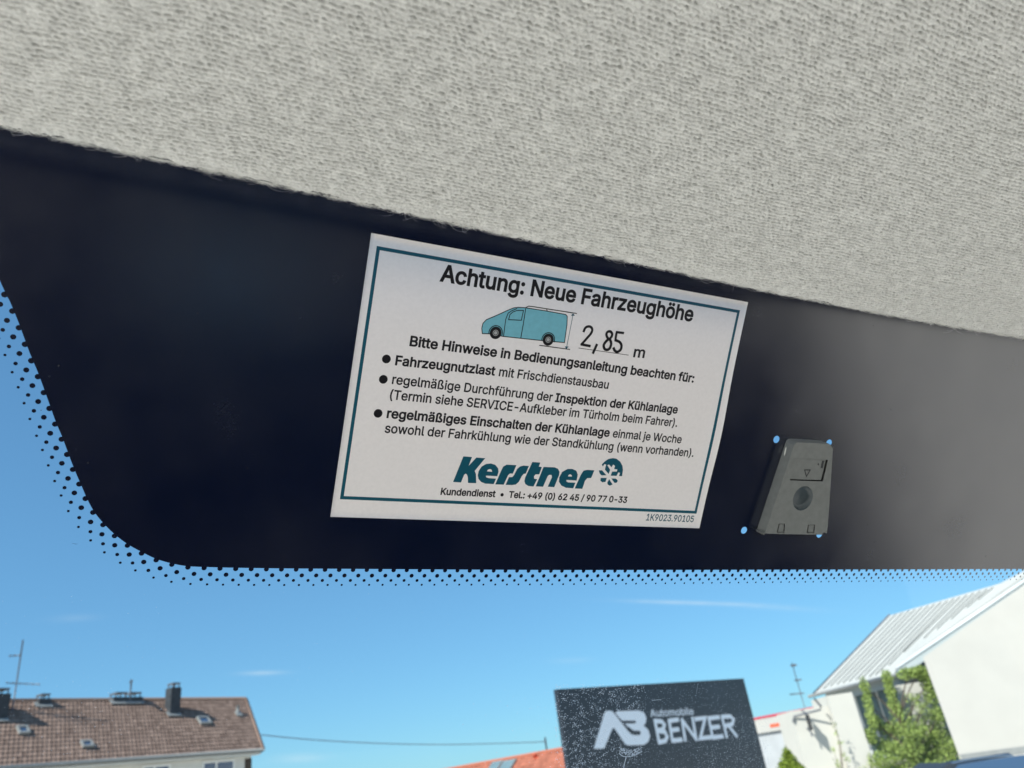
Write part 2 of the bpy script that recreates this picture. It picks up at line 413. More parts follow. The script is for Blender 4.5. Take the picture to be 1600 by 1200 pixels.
# even steps along the border
seg = np.array(ep); L = np.r_[0, np.cumsum(np.linalg.norm(np.diff(seg, axis=0), axis=1))]
def along(s):
    s = np.asarray(s); return np.stack([np.interp(s, L, seg[:, 0]), np.interp(s, L, seg[:, 1])], -1)
def hole_px(x, y, r): return circle2d(g2(x, y), r, 28)
holes = [hole_px(1212.9, 686.5, .00145), hole_px(1295, 692, .00145), hole_px(1162.3, 828.4, .00142), hole_px(1280, 834.5, .0015)]
outer = [tuple(p) for p in seg] + [(seg[-1][0], .10), (-.75, .10), (-.75, .03), (seg[0][0] - .05, .03)]
vs, fs = fill2d([outer] + holes)
fm = MB(); gpoly(fm, vs, fs, .00010); frit = fm.build('enamel_band', M['frit'], ws)
# dots: half-round teeth on the edge, then three rows that shrink
dm = MB(); PIT = .00440
s_phase = 0.0
sa = float(L[np.argmin(np.linalg.norm(seg - g2(296.6, 884.6), axis=1))])
k0 = int(-sa / PIT) + 1; k1 = int((L[-1] - sa) / PIT) - 2
for k in range(k0, k1):
    for row, (d, r, ph) in enumerate([(.00035, .00074, 0), (.00225, .00069, .44), (.0039, .00051, -.08), (.0054, .00036, .34)]):
        s = sa + (k + ph) * PIT
        if s < .001 or s > L[-1] - .001: continue
        p, a, b = along(s), along(s - .001), along(s + .001); t = nrm(b - a); nn = np.array([t[1], -t[0]])
        p = p + nn * d
        dm.add([gw(x, y, .00006) for x, y in circle2d(p, r * random.uniform(.97, 1.03), 14)], [tuple(range(14))])
dm.build('dot_pattern', M['frit'], frit)

lt_ = MB()
for i in range(46):
    x, y = (random.uniform(1180, 1600), random.uniform(500, 870)) if i % 3 else (random.uniform(20, 520), random.uniform(280, 860)); p = g2(x, y); r = random.uniform(.00008, .00022); th = random.random() * 3.14
    v2, f2 = stroke2d([p + np.array([math.cos(th), math.sin(th)]) * r * random.uniform(1, 5) * q for q in (-1, .1, 1)] if i % 4 == 0 else [p - r * .5, p + r * .5], .00007 if i % 4 == 0 else r * 1.2); lt_.add([gw(a, b, .00013) for a, b in v2], f2)
tag(lt_.build('lint', M['fibre_dull'], ws), kind='stuff')
# dried dirt on the outer face: grain, streaks and one squashed insect
du = MB()
def fleck(p, r, off=-.0003):
    n = random.randint(4, 6); a0 = random.random() * 6.28; el = random.uniform(.5, 1.0); th = random.uniform(-.5, .5)
    pts = []
    for i in range(n):
        a = a0 + 6.283 * i / n; rr = r * random.uniform(.6, 1.15); x, y = rr * math.cos(a), rr * math.sin(a) * el
        pts.append(gw(p[0] + x * math.cos(th) - y * math.sin(th), p[1] + x * math.sin(th) + y * math.cos(th), off))
    du.poly(pts)
def dirt(px0, px1, py0, py1, n, r0, r1, mask=None):
    c = 0
    while c < n:
        x, y = random.uniform(px0, px1), random.uniform(py0, py1)
        if mask and random.random() > mask(x, y): continue
        fleck(g2(x, y), random.uniform(r0, r1)); c += 1
def wavy(x, y): return .5 + .5 * math.sin(x * .21 + 2.2 * math.sin(y * .17)) * math.sin(y * .33 + 1.7 * math.sin(x * .12))
dirt(868, 1010, 1070, 1230, 3300, .00008, .00027, lambda x, y: wavy(x, y) ** 1.6 * (1 if x < 1000 else .4) * (1 if y < 1110 or x < 950 else .45))
dirt(1000, 1180, 1060, 1130, 700, .00008, .00019)
dirt(1090, 1205, 1120, 1230, 1500, .00010, .00024, lambda x, y: min(1, max(.05, (x - 1090 + (y - 1120) * .5) / 120)))
dirt(930, 1120, 1150, 1230, 1000, .00009, .00020)
dirt(0, 1600, 925, 1230, 420, .00005, .00016)
dirt(700, 880, 1080, 1200, 90, .00012, .00026, lambda x, y: (x - 690) / 190)
dirt(0, 200, 1060, 1230, 160, .00006, .00018)
for pth, wd in (([(968, 1178), (976, 1183), (990, 1182), (1004, 1175)], .00034), ([(979, 1184), (977, 1192), (974, 1206)], .0004),
                ([(1092, 1068), (1090, 1076), (1089, 1084)], .0001), ([(1020, 1095), (1034, 1094)], .0002)):
    v2, f2 = stroke2d(smooth_path([g2(*p) for p in pth], 5), wd); du.add([gw(x, y, -.00035) for x, y in v2], f2)
for i in range(150):
    a = random.random(); x = 968 + 36 * a; y = 1176 + 5 * math.sin(a * 3.1) - random.random() * 9
    fleck(g2(x, y), random.uniform(.00015, .0004))
tag(du.build('dirt_specks', M['dust'], ws), kind='stuff')

# ------------------------------------------------------------------ warning sticker
def st(px, py):
    d = gl3(px, py, .0003) - PC[0]; return np.array([d @ AX, d @ BX])
def lift(a, b):
    t = np.clip((a - (WST - .0065)) / .0065, 0, 1); return .0011 * t * t * (3 - 2 * t) * math.exp(-((b - .050) / .017) ** 2)
def s3(a, b, off): return PC[0] + AX * a + BX * b - GN * (off + lift(a, b))
stk = thing('warning_sticker', PC[0], 'white rectangular warning sticker with teal border and blue van drawing, stuck to the dark glass', 'sticker')
NA, NB = 90, 40; pm = MB()
xs = [WST * i / NA for i in range(NA + 1)]; ys = [HST * j / NB for j in range(NB + 1)]
top = [s3(a, b, .00030) for b in ys for a in xs]; bot = [s3(a, b, .00016) for b in ys for a in xs]
W1 = NA + 1
fq = [(j * W1 + i, j * W1 + i + 1, (j + 1) * W1 + i + 1, (j + 1) * W1 + i) for j in range(NB) for i in range(NA)]
K = len(top); rim = list(range(NA + 1)) + [j * W1 + NA for j in range(1, NB + 1)] + [NB * W1 + i for i in range(NA - 1, -1, -1)] + [j * W1 for j in range(NB - 1, 0, -1)]
fr_ = [(rim[i], rim[(i + 1) % len(rim)], K + rim[(i + 1) % len(rim)], K + rim[i]) for i in range(len(rim))]
pm.add(top + bot, fq, True); pm.f += [tuple(i + K for i in f[::-1]) for f in fq] + fr_; pm.sm += [True] * len(fq) + [False] * len(fr_)
pm.build('paper', M['paper'], stk)
def put(mb, v2, f2, off=.00033): mb.add([s3(x, y, off) for x, y in v2], f2)
# border
c = [st(590, 382.5), st(1156.5, 486.5), st(1087.5, 802), st(530, 780.5)]
a0, a1 = (c[0][0] + c[3][0]) / 2, (c[1][0] + c[2][0]) / 2; b0, b1 = (c[0][1] + c[1][1]) / 2, (c[2][1] + c[3][1]) / 2; t_ = .00105
bm = MB()
def strip(x0, y0, x1, y1, n):
    v_ = []; f_ = []
    for i in range(n + 1):
        if abs(x1 - x0) > abs(y1 - y0): x = x0 + (x1 - x0) * i / n; v_ += [(x, y0), (x, y1)]
        else: y = y0 + (y1 - y0) * i / n; v_ += [(x0, y), (x1, y)]
    put(bm, v_, [(2 * i, 2 * i + 1, 2 * i + 3, 2 * i + 2) for i in range(n)])
strip(a0, b0, a1, b0 + t_, 40); strip(a0, b1 - t_, a1, b1, 40)
strip(a0, b0 + t_, a0 + t_, b1 - t_, 40); strip(a1 - t_, b0 + t_, a1, b1 - t_, 40)
bm.build('printed_border', M['teal'], stk)
# text
tm = MB(); t9 = MB()
def line(s, pl, pr, cap, bold=.016, mb=None, shear=0.0, ref=.727):
    """one run of words from its left to its right baseline pixel; cap = (pixel on the baseline, pixel at cap height)"""
    v2, f2 = text2d(s, bold, shear); A, B = st(*pl), st(*pr)
    h = abs(st(*cap[1])[1] - st(*cap[0])[1]); x0, x1 = v2[:, 0].min(), v2[:, 0].max()
    X = A[0] + (v2[:, 0] - x0) / (x1 - x0) * (B[0] - A[0]); yb = A[1] + (X - A[0]) / (B[0] - A[0]) * (B[1] - A[1])
    put(mb or tm, np.stack([X, yb - v2[:, 1] / CAPH * h], 1), f2)
CAPH = float(text2d('H')[0][:, 1].max()); BD = .050 * CAPH; RG = .010 * CAPH
line('Achtung: Neue Fahrzeughöhe', (686.5, 438.5), (1081.5, 502), ((686, 438.5), (700, 415)), .048 * CAPH)
line('Bitte Hinweise in Bedienungsanleitung beachten für:', (639.5, 540), (1083.5, 597.5), ((639.5, 540), (642.5, 525)), BD)
line('Fahrzeugnutzlast', (617, 570), (773, 586.5), ((617, 570), (618.9, 555.6)), BD)
line('mit Frischdienstausbau', (779, 587.3), (950, 607.5), ((617, 570), (618.9, 555.6)))
line('regelmäßige Durchführung der', (612, 599.5), (862.5, 627), ((617, 570), (618.9, 555.6)))
line('Inspektion der Kühlanlage', (866.7, 627.5), (1058, 646), ((617, 570), (618.9, 555.6)), BD)
line('(Termin siehe SERVICE-Aufkleber im Türholm beim Fahrer).', (608.5, 623.3), (1057.5, 666.8), ((617, 624), (618.8, 609.7)))
line('regelmäßiges Einschalten der Kühlanlage', (603.7, 652.5), (951.7, 682.3), ((617, 624), (618.8, 609.7)), BD)
line('einmal je Woche', (956.7, 683), (1064, 692.5), ((617, 624), (618.8, 609.7)))
line('sowohl der Fahrkühlung wie der Standkühlung (wenn vorhanden).', (600.5, 675.7), (1083, 713.7), ((617, 624), (618.8, 609.7)))
line('Kundendienst  •  Tel.: +49 (0) 62 45 / 90 77 0-33', (688, 772.7), (979, 785.6), ((688, 772.7), (689.3, 762.5)), BD)
line('m', (989, 557.6), (1006.5, 559), ((989, 557.6), (991.5, 541.5)), .036 * CAPH)
line('1K9023.90105', (1009, 813), (1083, 815.7), ((1009, 813), (1011, 803)), .02 * CAPH, mb=t9)
for bx, by in ((603.7, 560.9), (598.9, 592.7), (590.7, 645.9)):
    put(tm, circle2d(st(bx, by), .00135, 24), [tuple(range(24))])
tm.build('lettering', M['ink'], stk); t9.build('serial_number', M['teal'], stk)
# handwritten height
def hz(x, y): return st(890 + x / 12.31, 490 + y / 12.31)
hm = MB()
for pts, wd, cl in (([(272, 340), (298, 280), (345, 250), (400, 254), (434, 300), (416, 372), (345, 460), (228, 592)], .00075, 0), ([(228, 592), (300, 606), (388, 624)], .00075, 0),
                    ([(520, 600), (485, 680), (450, 755)], .0008, 0),
                    ([(755, 490), (715, 440), (710, 380), (740, 346), (785, 346), (815, 385), (806, 440)], .00078, 1), ([(755, 491), (690, 545), (655, 610), (670, 675), (715, 696), (765, 672), (795, 600), (788, 530)], .00082, 1),
                    ([(1030, 372), (905, 357)], .00072, 0), ([(905, 357), (890, 430), (880, 512)], .00072, 0), ([(880, 512), (958, 545), (995, 610), (980, 690), (920, 735), (870, 715), (845, 665)], .0008, 0)):
    P_ = [hz(*p) for p in pts]
    if len(P_) > 2: P_ = smooth_path(P_, 5, bool(cl))
    v2, f2 = stroke2d(P_, wd * 1.15, bool(cl)); put(hm, v2, f2, .00034 + .000008 * len(hm.f) / 20)
hm.build('handwritten_height', M['ink'], stk)
ul = MB(); v2, f2 = stroke2d([hz(175, 662), hz(1130, 798)], .00019); put(ul, v2, f2, .00033); ul.build('underline', M['ink'], stk)
# van drawing
def vz(x, y): return st(740 + x / 8.889, 470 + y / 8.889)
body = [(120, 455), (113, 380), (130, 312), (178, 262), (280, 220), (395, 168), (500, 120), (560, 98), (620, 91), (720, 97), (1000, 140), (1278, 190), (1300, 215), (1296, 330), (1262, 580), (945, 552), (410, 494), (215, 458)]
bv = [vz(*p) for p in body]
v2, f2 = fill2d([bv]); vm = MB(); put(vm, v2, f2, .00033); van = vm.build('van_drawing', M['ice'], stk)
om = MB(); wl = .00028
lines = [(body, 1), ([(415, 490), (445, 260), (478, 172), (530, 138), (600, 108)], 0), ([(722, 112), (690, 320), (655, 516)], 0), ([(485, 262), (505, 190), (545, 155), (600, 135), (692, 133), (662, 270)], 1),
         ([(715, 98), (765, 74), (820, 80), (1020, 112), (1430, 176)], 0), ([(1014, 113), (1022, 145)], 0), ([(915, 618), (1335, 675)], 0)]
kk = 0
for pts, cl in lines:
    v2, f2 = stroke2d([vz(*p) for p in pts], wl, bool(cl)); put(om, v2, f2, .000345 + .000004 * kk); kk += 1
for (x, y) in ((305, 445), (1035, 540)):
    cc = vz(x, y); R_ = .00232
    arc = [cc + R_ * np.array([math.cos(a), math.sin(a)]) for a in np.linspace(math.radians(165), math.radians(372), 20)]
    v2, f2 = stroke2d(arc, wl); put(om, v2, f2, .000345 + .000004 * kk); kk += 1
om.build('outline', M['ink'], van)
ar = MB(); v2, f2 = stroke2d([vz(1378, 205), vz(1292, 640)], .00017); put(ar, v2, f2, .00036)
for tri in ([(1382, 175), (1350, 205), (1405, 207)], [(1286, 672), (1268, 634), (1318, 634)]): put(ar, [vz(*p) for p in tri], [(0, 1, 2)], .000368)
ar.build('height_arrow', M['teal'], van)
for (x, y) in ((305, 445), (1035, 540)):
    cc = vz(x, y)
    w_ = MB(); put(w_, circle2d(cc, .00200, 28), [tuple(range(28))], .000385); wo = w_.build('wheel', M['ink'], van)
    for r, mk, of in ((.00098, 'grey_ink', .00039), (.00078, 'ink', .000394), (.00058, 'grey_ink', .000398)):
        put(MBx := MB(), circle2d(cc, r, 24), [tuple(range(24))], of); MBx.build('wheel', M[mk], van)
# company word mark
def za(x, y): return st(700 + x / 13.333, 705 + y / 13.333)
def zb(x, y): return st(800 + x / 8.421, 710 + y / 8.421)
def zc(x, y): return st(920 + x / 17.143, 705 + y / 17.143)
LG = [[[za(*p) for p in [(320, 108), (500, 120), (430, 305), (590, 133), (775, 145), (555, 410), (580, 470), (588, 665), (415, 660), (412, 540), (396, 490), (370, 464), (335, 490), (270, 650), (105, 640)]]],
      [[za(*p) for p in [(950, 685), (780, 675), (690, 640), (635, 575), (620, 500), (640, 410), (700, 320), (790, 268), (890, 255), (985, 285), (1045, 360), (1052, 430), (1025, 520), (800, 508), (785, 520), (800, 545), (850, 562), (1000, 572)]],
       [za(*p) for p in [(812, 420), (830, 385), (875, 370), (910, 385), (920, 430)]]],
      [[za(*p) for p in [(985, 690), (1110, 400), (1150, 320), (1220, 280), (1425, 290), (1350, 465), (1290, 465), (1250, 500), (1160, 697)]]],
      [[za(*p) for p in [(1200, 700), (1270, 540), (1340, 540), (1380, 490), (1440, 370), (1500, 320), (1570, 300)]] + [zb(*p) for p in [(222, 152), (182, 250), (150, 258), (125, 290), (90, 360), (50, 395), (0, 403)]]],
      [[zb(*p) for p in [(268, 100), (372, 108), (352, 160), (392, 166), (358, 262), (310, 262), (288, 290), (292, 320), (330, 325), (282, 422), (215, 415), (175, 390), (163, 350), (175, 300)]]],
      [[zb(*p) for p in [(415, 165), (560, 170), (605, 190), (625, 230), (620, 270), (555, 430), (470, 425), (525, 300), (520, 270), (490, 268), (470, 285), (408, 425), (312, 420)]]],
      [[zb(*p) for p in [(805, 445), (710, 438), (650, 410), (618, 360), (622, 300), (660, 230), (730, 192), (790, 190), (845, 215), (865, 265), (850, 343), (720, 335), (712, 350), (735, 368), (832, 373)]],
       [zb(*p) for p in [(735, 290), (745, 270), (765, 260), (785, 272), (790, 292)]]],
      [[zb(*p) for p in [(825, 448), (905, 270), (940, 215), (990, 203), (1083, 210), (1040, 310), (990, 312), (960, 345), (925, 452)]]]]
lm = MB()
for L_ in LG: v2, f2 = fill2d(L_); put(lm, v2, f2)
lg = lm.build('word_mark', M['teal'], stk)
sm_ = MB()
for P_ in ([(345, 360), (420, 280), (520, 210), (640, 185), (740, 200), (840, 280), (900, 390), (915, 500), (890, 668), (810, 665), (835, 580), (790, 565), (740, 660), (585, 655), (625, 545), (750, 545), (765, 485), (680, 480), (700, 390), (650, 355), (605, 430), (540, 355), (495, 375), (570, 500), (530, 610), (430, 490), (465, 355), (415, 345), (378, 410)],
           [(270, 515), (350, 510), (470, 645), (335, 645), (290, 590)], [(320, 715), (480, 715), (445, 820), (360, 830), (310, 790)], [(545, 750), (635, 890), (560, 925), (505, 890), (495, 840)], [(605, 730), (730, 735), (775, 790), (750, 840), (690, 850)]):
    v2, f2 = fill2d([[zc(*p) for p in P_]]); put(sm_, v2, f2)
sm_.build('snowflake_emblem', M['teal'], lg)

# ------------------------------------------------------------------ sensor cover on the glass
TC = .0046
def cz(x, y): return (1180 + x / 6.314, 660 + y / 6.314)
def c2(x, y, off):                                        # photo pixel -> coordinates in the plane 'off' inside the glass
    d = gl3(*cz(x, y), off) - G0; return np.array([d @ EX, d @ EY])
cov = thing('sensor_cover', gl3(1245, 760), 'grey plastic tapered sensor cover with round dimple, fixed to the dark glass', 'sensor cover')
out = [(380, 235), (400, 208), (440, 198), (690, 212), (740, 222), (764, 262), (764, 300), (715, 1030), (690, 1075), (655, 1104), (640, 1108), (130, 1098), (108, 1080), (112, 1050), (340, 360)]
of = smooth_path([c2(*p, TC) for p in out], 3, True)
cen = np.mean(of, axis=0)
pan = [c2(*p, TC) for p in [(380, 350), (718, 370), (668, 582), (345, 572)]]
dish_c = np.mean([c2(x, y, TC) for x, y in [(370, 750), (570, 750), (470, 622), (470, 876)]], axis=0); dish_r = .5 * np.linalg.norm(c2(370, 760, TC) - c2(570, 740, TC)) * .98
clipq = [[c2(*p, TC) for p in q_] for q_ in ([(232, 1000), (292, 1000), (288, 1090), (212, 1088)], [(520, 1010), (590, 1010), (582, 1092), (508, 1090)])]
v2, f2 = fill2d([of, pan, circle2d(dish_c, dish_r, 40)] + clipq)
fm = MB(); gpoly(fm, v2, f2, TC); n = len(of)
bs = [cen + (p - cen) * 1.02 for p in of]
e1 = [cen + (p - cen) * 1.010 for p in of]
ring = [gw(*p, TC) for p in of] + [gw(*p, TC - .0006) for p in e1] + [gw(*p, .0002) for p in bs]
fm.add(ring, [(k * n + i, k * n + (i + 1) % n, (k + 1) * n + (i + 1) % n, (k + 1) * n + i) for k in range(2) for i in range(n)], True)
fm.build('housing', M['plastic'], cov)
# sunk flap with its gap, triangle and small marks
pc_ = np.mean(pan, axis=0); pin = [pc_ + (p - pc_) * np.array([.955, .955]) + (pan[0] - pc_) * .035 for p in pan]
fl = MB(); fl.prism([gw(*p, TC - .0004) for p in pin], GN * .0009); flap = fl.build('flap', M['plastic'], cov)
wl_ = MB(); wl_.prism([gw(*(pc_ + (p - pc_) * 1.01), TC - .0018) for p in pan], GN * .0004); wl_.build('recess', M['plastic_dark'], cov)
mk = MB()
for L2 in ([(482, 464), (550, 464), (505, 545)],):
    tri = [c2(*p, TC - .0003) for p in L2]; ti = [np.mean(tri, axis=0) + (p - np.mean(tri, axis=0)) * .62 for p in tri]
    v2, f2 = fill2d([tri, ti]); gpoly(mk, v2, f2, TC - .00032)
mk.add([gw(*p, TC - .00032) for p in [c2(x, y, TC) for x, y in [(620, 415), (630, 402), (638, 416), (629, 430)]]], [(0, 1, 2, 3)])
mk.add([gw(*p, TC - .00032) for p in [c2(x, y, TC) for x, y in [(668, 380), (688, 382), (672, 455), (652, 452)]]], [(0, 1, 2, 3)])
mk.build('moulded_mark', M['plastic_dark'], flap)
di = MB(); rings = []; nr = 9
for k in range(nr + 1):
    t = k / nr; r = dish_r * (1 - .24 * (k / 3) ** 1.3 if k < 3 else .76 * (nr - k) / (nr - 3)); dp = .0015 * min(1, k / 3) + .0004 * max(0, k - 3) / (nr - 3)
    rings += [gw(*p, TC - dp) for p in circle2d(dish_c, max(r, 1e-5), 40)]
di.add(rings, [(k * 40 + i, k * 40 + (i + 1) % 40, (k + 1) * 40 + (i + 1) % 40, (k + 1) * 40 + i) for k in range(nr) for i in range(40)], True)
di.build('dimple', M['plastic_smooth'], cov)
for q_ in clipq:
    cl = MB(); cc = np.mean(q_, axis=0)
    ins = [cc + (p - cc) * np.array([.72, .9]) + np.array([.0004, -.0001]) for p in q_]
    cl.prism([gw(*p, TC - .0003) for p in ins], GN * .001); cl.prism([gw(*(cc + (p - cc) * 1.02), TC - .0013) for p in q_], GN * .0003)
    cl.build('clip', M['plastic'], cov)

# ------------------------------------------------------------------ headliner
HH = EYE[2] + .132; LR = .0055
LU = nrm([EX[0], EX[1], 0]); LV = nrm([-LU[1], LU[0], 0])
edge = [(0, 197), (60, 207), (112, 219), (170, 232), (240, 247), (320, 264), (400, 281), (500, 302), (600, 325), (700, 345), (800, 368), (900, 391), (1000, 412), (1100, 434), (1200, 454), (1300, 475), (1400, 493), (1500, 511), (1600, 528)]
eu, ev = [], []
for p in edge:
    r = ray(*p); rv, ru = r @ LV, r @ LU; a = math.atan2(r[2], rv); z = (HH - EYE[2]) + LR * (1 - math.cos(a))
    ev.append(z / math.tan(a) - LR * math.sin(a)); eu.append(z / r[2] * ru)
eu = np.array(eu); ev = np.array(ev); o_ = np.argsort(eu); cf = np.polyfit(eu[o_], ev[o_], 3)
def vedge(u):
    uc = np.clip(u, eu.min(), eu.max()); sl0 = np.polyval(np.polyder(cf), uc); return np.polyval(cf, uc) + (u - uc) * sl0
STEP = .00021
uu = np.r_[np.linspace(-.9, -.06, 12)[:-1], np.arange(-.06, .36, STEP), np.arange(.36, .60, .0005), np.linspace(.60, 1.2, 12)]
TL = LR * math.radians(150)
vv = np.r_[np.linspace(-1.5, -.27, 14)[:-1], np.arange(-.27, -.125, .0005), np.arange(-.125, TL, STEP)]     # arc length; 0 = start of the lip
def vnoise(x, y, seed):
    r = np.random.default_rng(seed).random((512, 512)).astype(np.float32)
    xi, yi = np.floor(x).astype(int), np.floor(y).astype(int); fx, fy = x - xi, y - yi
    fx = fx * fx * (3 - 2 * fx); fy = fy * fy * (3 - 2 * fy); g_ = lambda a, b: r[a % 512, b % 512]
    return (g_(xi, yi) * (1 - fx) + g_(xi + 1, yi) * fx) * (1 - fy) + (g_(xi, yi + 1) * (1 - fx) + g_(xi + 1, yi + 1) * fx) * fy
def knit(u, s, both=False):
    """height (m) of the knitted pile at (u, s) in metres"""
    U = u * 1000; V = s * 1000
    U = U + 1.0 * (vnoise(U / 5, V / 5, 1) - .5) + .6 * (vnoise(U / 1.4, V / 1.1, 2) - .5)
    V = V + .9 * (vnoise(U / 7 + 50, V / 6, 3) - .5) + .42 * (vnoise(U / 1.3, V / .9 + 31, 4) - .5) + .05 * U
    pr, pu = 1.14, 1.75
    row = np.floor(V / pr); fv = V / pr - row - .5; X = U / pu + .5 * (row % 2) + .5 * vnoise(row * 7.3, row * 0 + 2, 9); ci = np.floor(X); fx = X - ci - .5
    rnd = np.random.default_rng(5).random((256, 256)); amp = .10 + 1.15 * rnd[row.astype(int) % 256, ci.astype(int) % 256]
    pit = np.exp(-((fx / .40) ** 2 + ((fv - .18 * fx) / .21) ** 2)) * amp
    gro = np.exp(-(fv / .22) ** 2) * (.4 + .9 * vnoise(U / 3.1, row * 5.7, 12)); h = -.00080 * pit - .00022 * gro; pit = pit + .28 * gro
    h += .00034 * (vnoise(U / .62, V / .26, 6) - .5) + .00020 * (vnoise(U / .30 + 9, V / .20, 7) - .5) + .0002 * (vnoise(U / 2.6, V / 2.2, 8) - .5)
    return (h, pit) if both else h
Ug, Sg = np.meshgrid(uu, vv, indexing='ij')
def hl_point(Ug, Sg, h):
    th = np.clip(Sg, 0, None) / LR; v0 = vedge(Ug)
    V = v0 + np.where(Sg > 0, LR * np.sin(th), Sg); Z = HH + np.where(Sg > 0, LR * (1 - np.cos(th)), 0)
    nv = np.sin(np.clip(th, 0, None)); nz = -np.cos(np.clip(th, 0, None))                    # outward (towards the cabin / glass)
    V = V + nv * h; Z = Z + nz * h
    P = Ug[..., None] * LU + V[..., None] * LV; P[..., 0] += EYE[0]; P[..., 1] += EYE[1]; P[..., 2] += Z
    return P
fade = np.clip((Sg + .004) / .010, 0, 1)
hk_, pit_dark = knit(Ug, Sg, True); pit_dark = pit_dark * (1 - .7 * fade)
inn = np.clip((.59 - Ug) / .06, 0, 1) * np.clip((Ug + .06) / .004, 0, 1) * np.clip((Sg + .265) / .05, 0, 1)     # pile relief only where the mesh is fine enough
hk_ = hk_ * inn; pit_dark = pit_dark * inn + .38 * (1 - inn)
rag = (.0009 * (vnoise(Ug * 420, Ug * 0, 31) - .5) + .0006 * (vnoise(Ug * 1500, Sg * 900, 32) - .5)) * fade
P = hl_point(Ug, Sg, hk_ * (1 - .6 * fade) + rag)
nu, nv_ = len(uu), len(vv)
base = np.array([0, 0, HH])
me = bpy.data.meshes.new('headliner'); me.vertices.add(nu * nv_); me.vertices.foreach_set('co', (P - base).reshape(-1).astype(np.float32))
ii, jj = np.meshgrid(np.arange(nu - 1), np.arange(nv_ - 1), indexing='ij'); a_ = (ii * nv_ + jj).ravel()
quad = np.stack([a_, a_ + 1, a_ + nv_ + 1, a_ + nv_], 1).astype(np.int32); nq = len(quad)
me.loops.add(nq * 4); me.loops.foreach_set('vertex_index', quad.ravel()); me.polygons.add(nq)
me.polygons.foreach_set('loop_start', np.arange(0, nq * 4, 4, dtype=np.int32)); me.polygons.foreach_set('use_smooth', np.ones(nq, bool)); me.update(calc_edges=True)
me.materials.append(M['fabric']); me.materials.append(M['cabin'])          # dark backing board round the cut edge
me.polygons.foreach_set('material_index', ((vv[:-1] > LR * math.radians(56))[None, :] * np.ones((nu - 1, 1))).astype(np.int32).ravel())
at = me.attributes.new('pit_shade', 'FLOAT', 'POINT'); at.data.foreach_set('value', pit_dark.reshape(-1).astype(np.float32))  # pit mask that carries the painted shade
hl = bpy.data.objects.new('headliner', me); COL.objects.link(hl); hl.location = Vector(base)
tag(hl, 'light grey knitted fabric headliner with a frayed front edge above the windscreen', 'headliner')
# loose fibres
def fibres(name, U, Sv, hk, length, spread_up, n=5):
    k = len(U); root = hl_point(U, Sv, hk)
    th = np.clip(Sv, 0, None) / LR
    T = np.sin(th)[:, None] * LV + (-np.cos(th))[:, None] * np.array([0, 0, 1.0]); B_ = np.cos(th)[:, None] * LV + np.sin(th)[:, None] * np.array([0, 0, 1.0])
    ang = RNG.uniform(0, 2 * np.pi, k); d = np.cos(ang)[:, None] * LU + np.sin(ang)[:, None] * B_
    c_ = np.cross(T, d); bend = RNG.normal(0, .8, k)[:, None]; up = spread_up(k)[:, None]
    pts = np.zeros((k, n, 3))
    for i in range(n):
        t = i / (n - 1)
        pts[:, i] = root + length[:, None] * (d * t + c_ * bend * t * t * .6 + T * (up * t - .55 * up * t * t))
    cu = bpy.data.hair_curves.new(name); cu.add_curves([n] * k)
    cu.attributes['position'].data.foreach_set('vector', (pts - base).reshape(-1).astype(np.float32))
    at = cu.attributes.get('radius') or cu.attributes.new('radius', 'FLOAT', 'POINT')
    rad = np.repeat(RNG.uniform(.000010, .000024, k), n).reshape(k, n) * np.linspace(1, .5, n)
    at.data.foreach_set('value', rad.reshape(-1).astype(np.float32))
    cu.materials.append(M['fibre']); o = bpy.data.objects.new(name, cu); COL.objects.link(o); o.parent = hl
    tag(o, kind='stuff'); return o
k = 110000; U = RNG.uniform(-.055, .355, k); Sv = RNG.uniform(-.12, LR * 1.2, k)
fibres('fabric_fuzz', U, Sv, knit(U, Sv) - .00002, RNG.uniform(.0006, .0019, k), lambda k: RNG.uniform(.05, .45, k))
k = 22000; U = RNG.uniform(-.055, .355, k); cl_ = vnoise(U * 600, U * 0, 21); keep = RNG.random(k) < .25 + .75 * (cl_ > .62); U = U[keep]; k = len(U)
Sv = LR * (np.interp(U, eu[o_], np.array([math.atan2(ray(*p)[2], ray(*p) @ LV) for p in edge])[o_]) + np.radians(RNG.normal(-2, 7, k)))
fibres('frayed_edge', U, Sv, np.zeros(k), RNG.uniform(.0004, .0017, k) * (1 + (RNG.random(k) < .012) * 1.6), lambda k: RNG.uniform(.3, 1.3, k))

# ------------------------------------------------------------------ left house
ze = EYE[2] + 3.5
eR, eL = at_z(410, 1171, ze), at_z(11, 1198.5, ze); hd = nrm(eR - eL); hn = nrm([-hd[1], hd[0], 0]);
if hn @ nrm([eR[0], eR[1], 0]) < 0: hn = -hn
SLP = math.radians(43); rup = hn * math.cos(SLP) + np.array([0, 0, 1]) * math.sin(SLP); rn = np.cross(hd, rup)
if rn[2] < 0: rn = -rn
def rp(px, py): return hit(px, py, eR, rn)
house = thing('tiled_house', (*(eR[:2]), 0), 'long pale house with a brown tiled roof and dark chimneys at the left edge', 'house')
rR = rp(383, 1092); rU = (rR - eR) @ rup; verge = rR - eR
HLEN = 24.0; e0 = eR - hd * HLEN
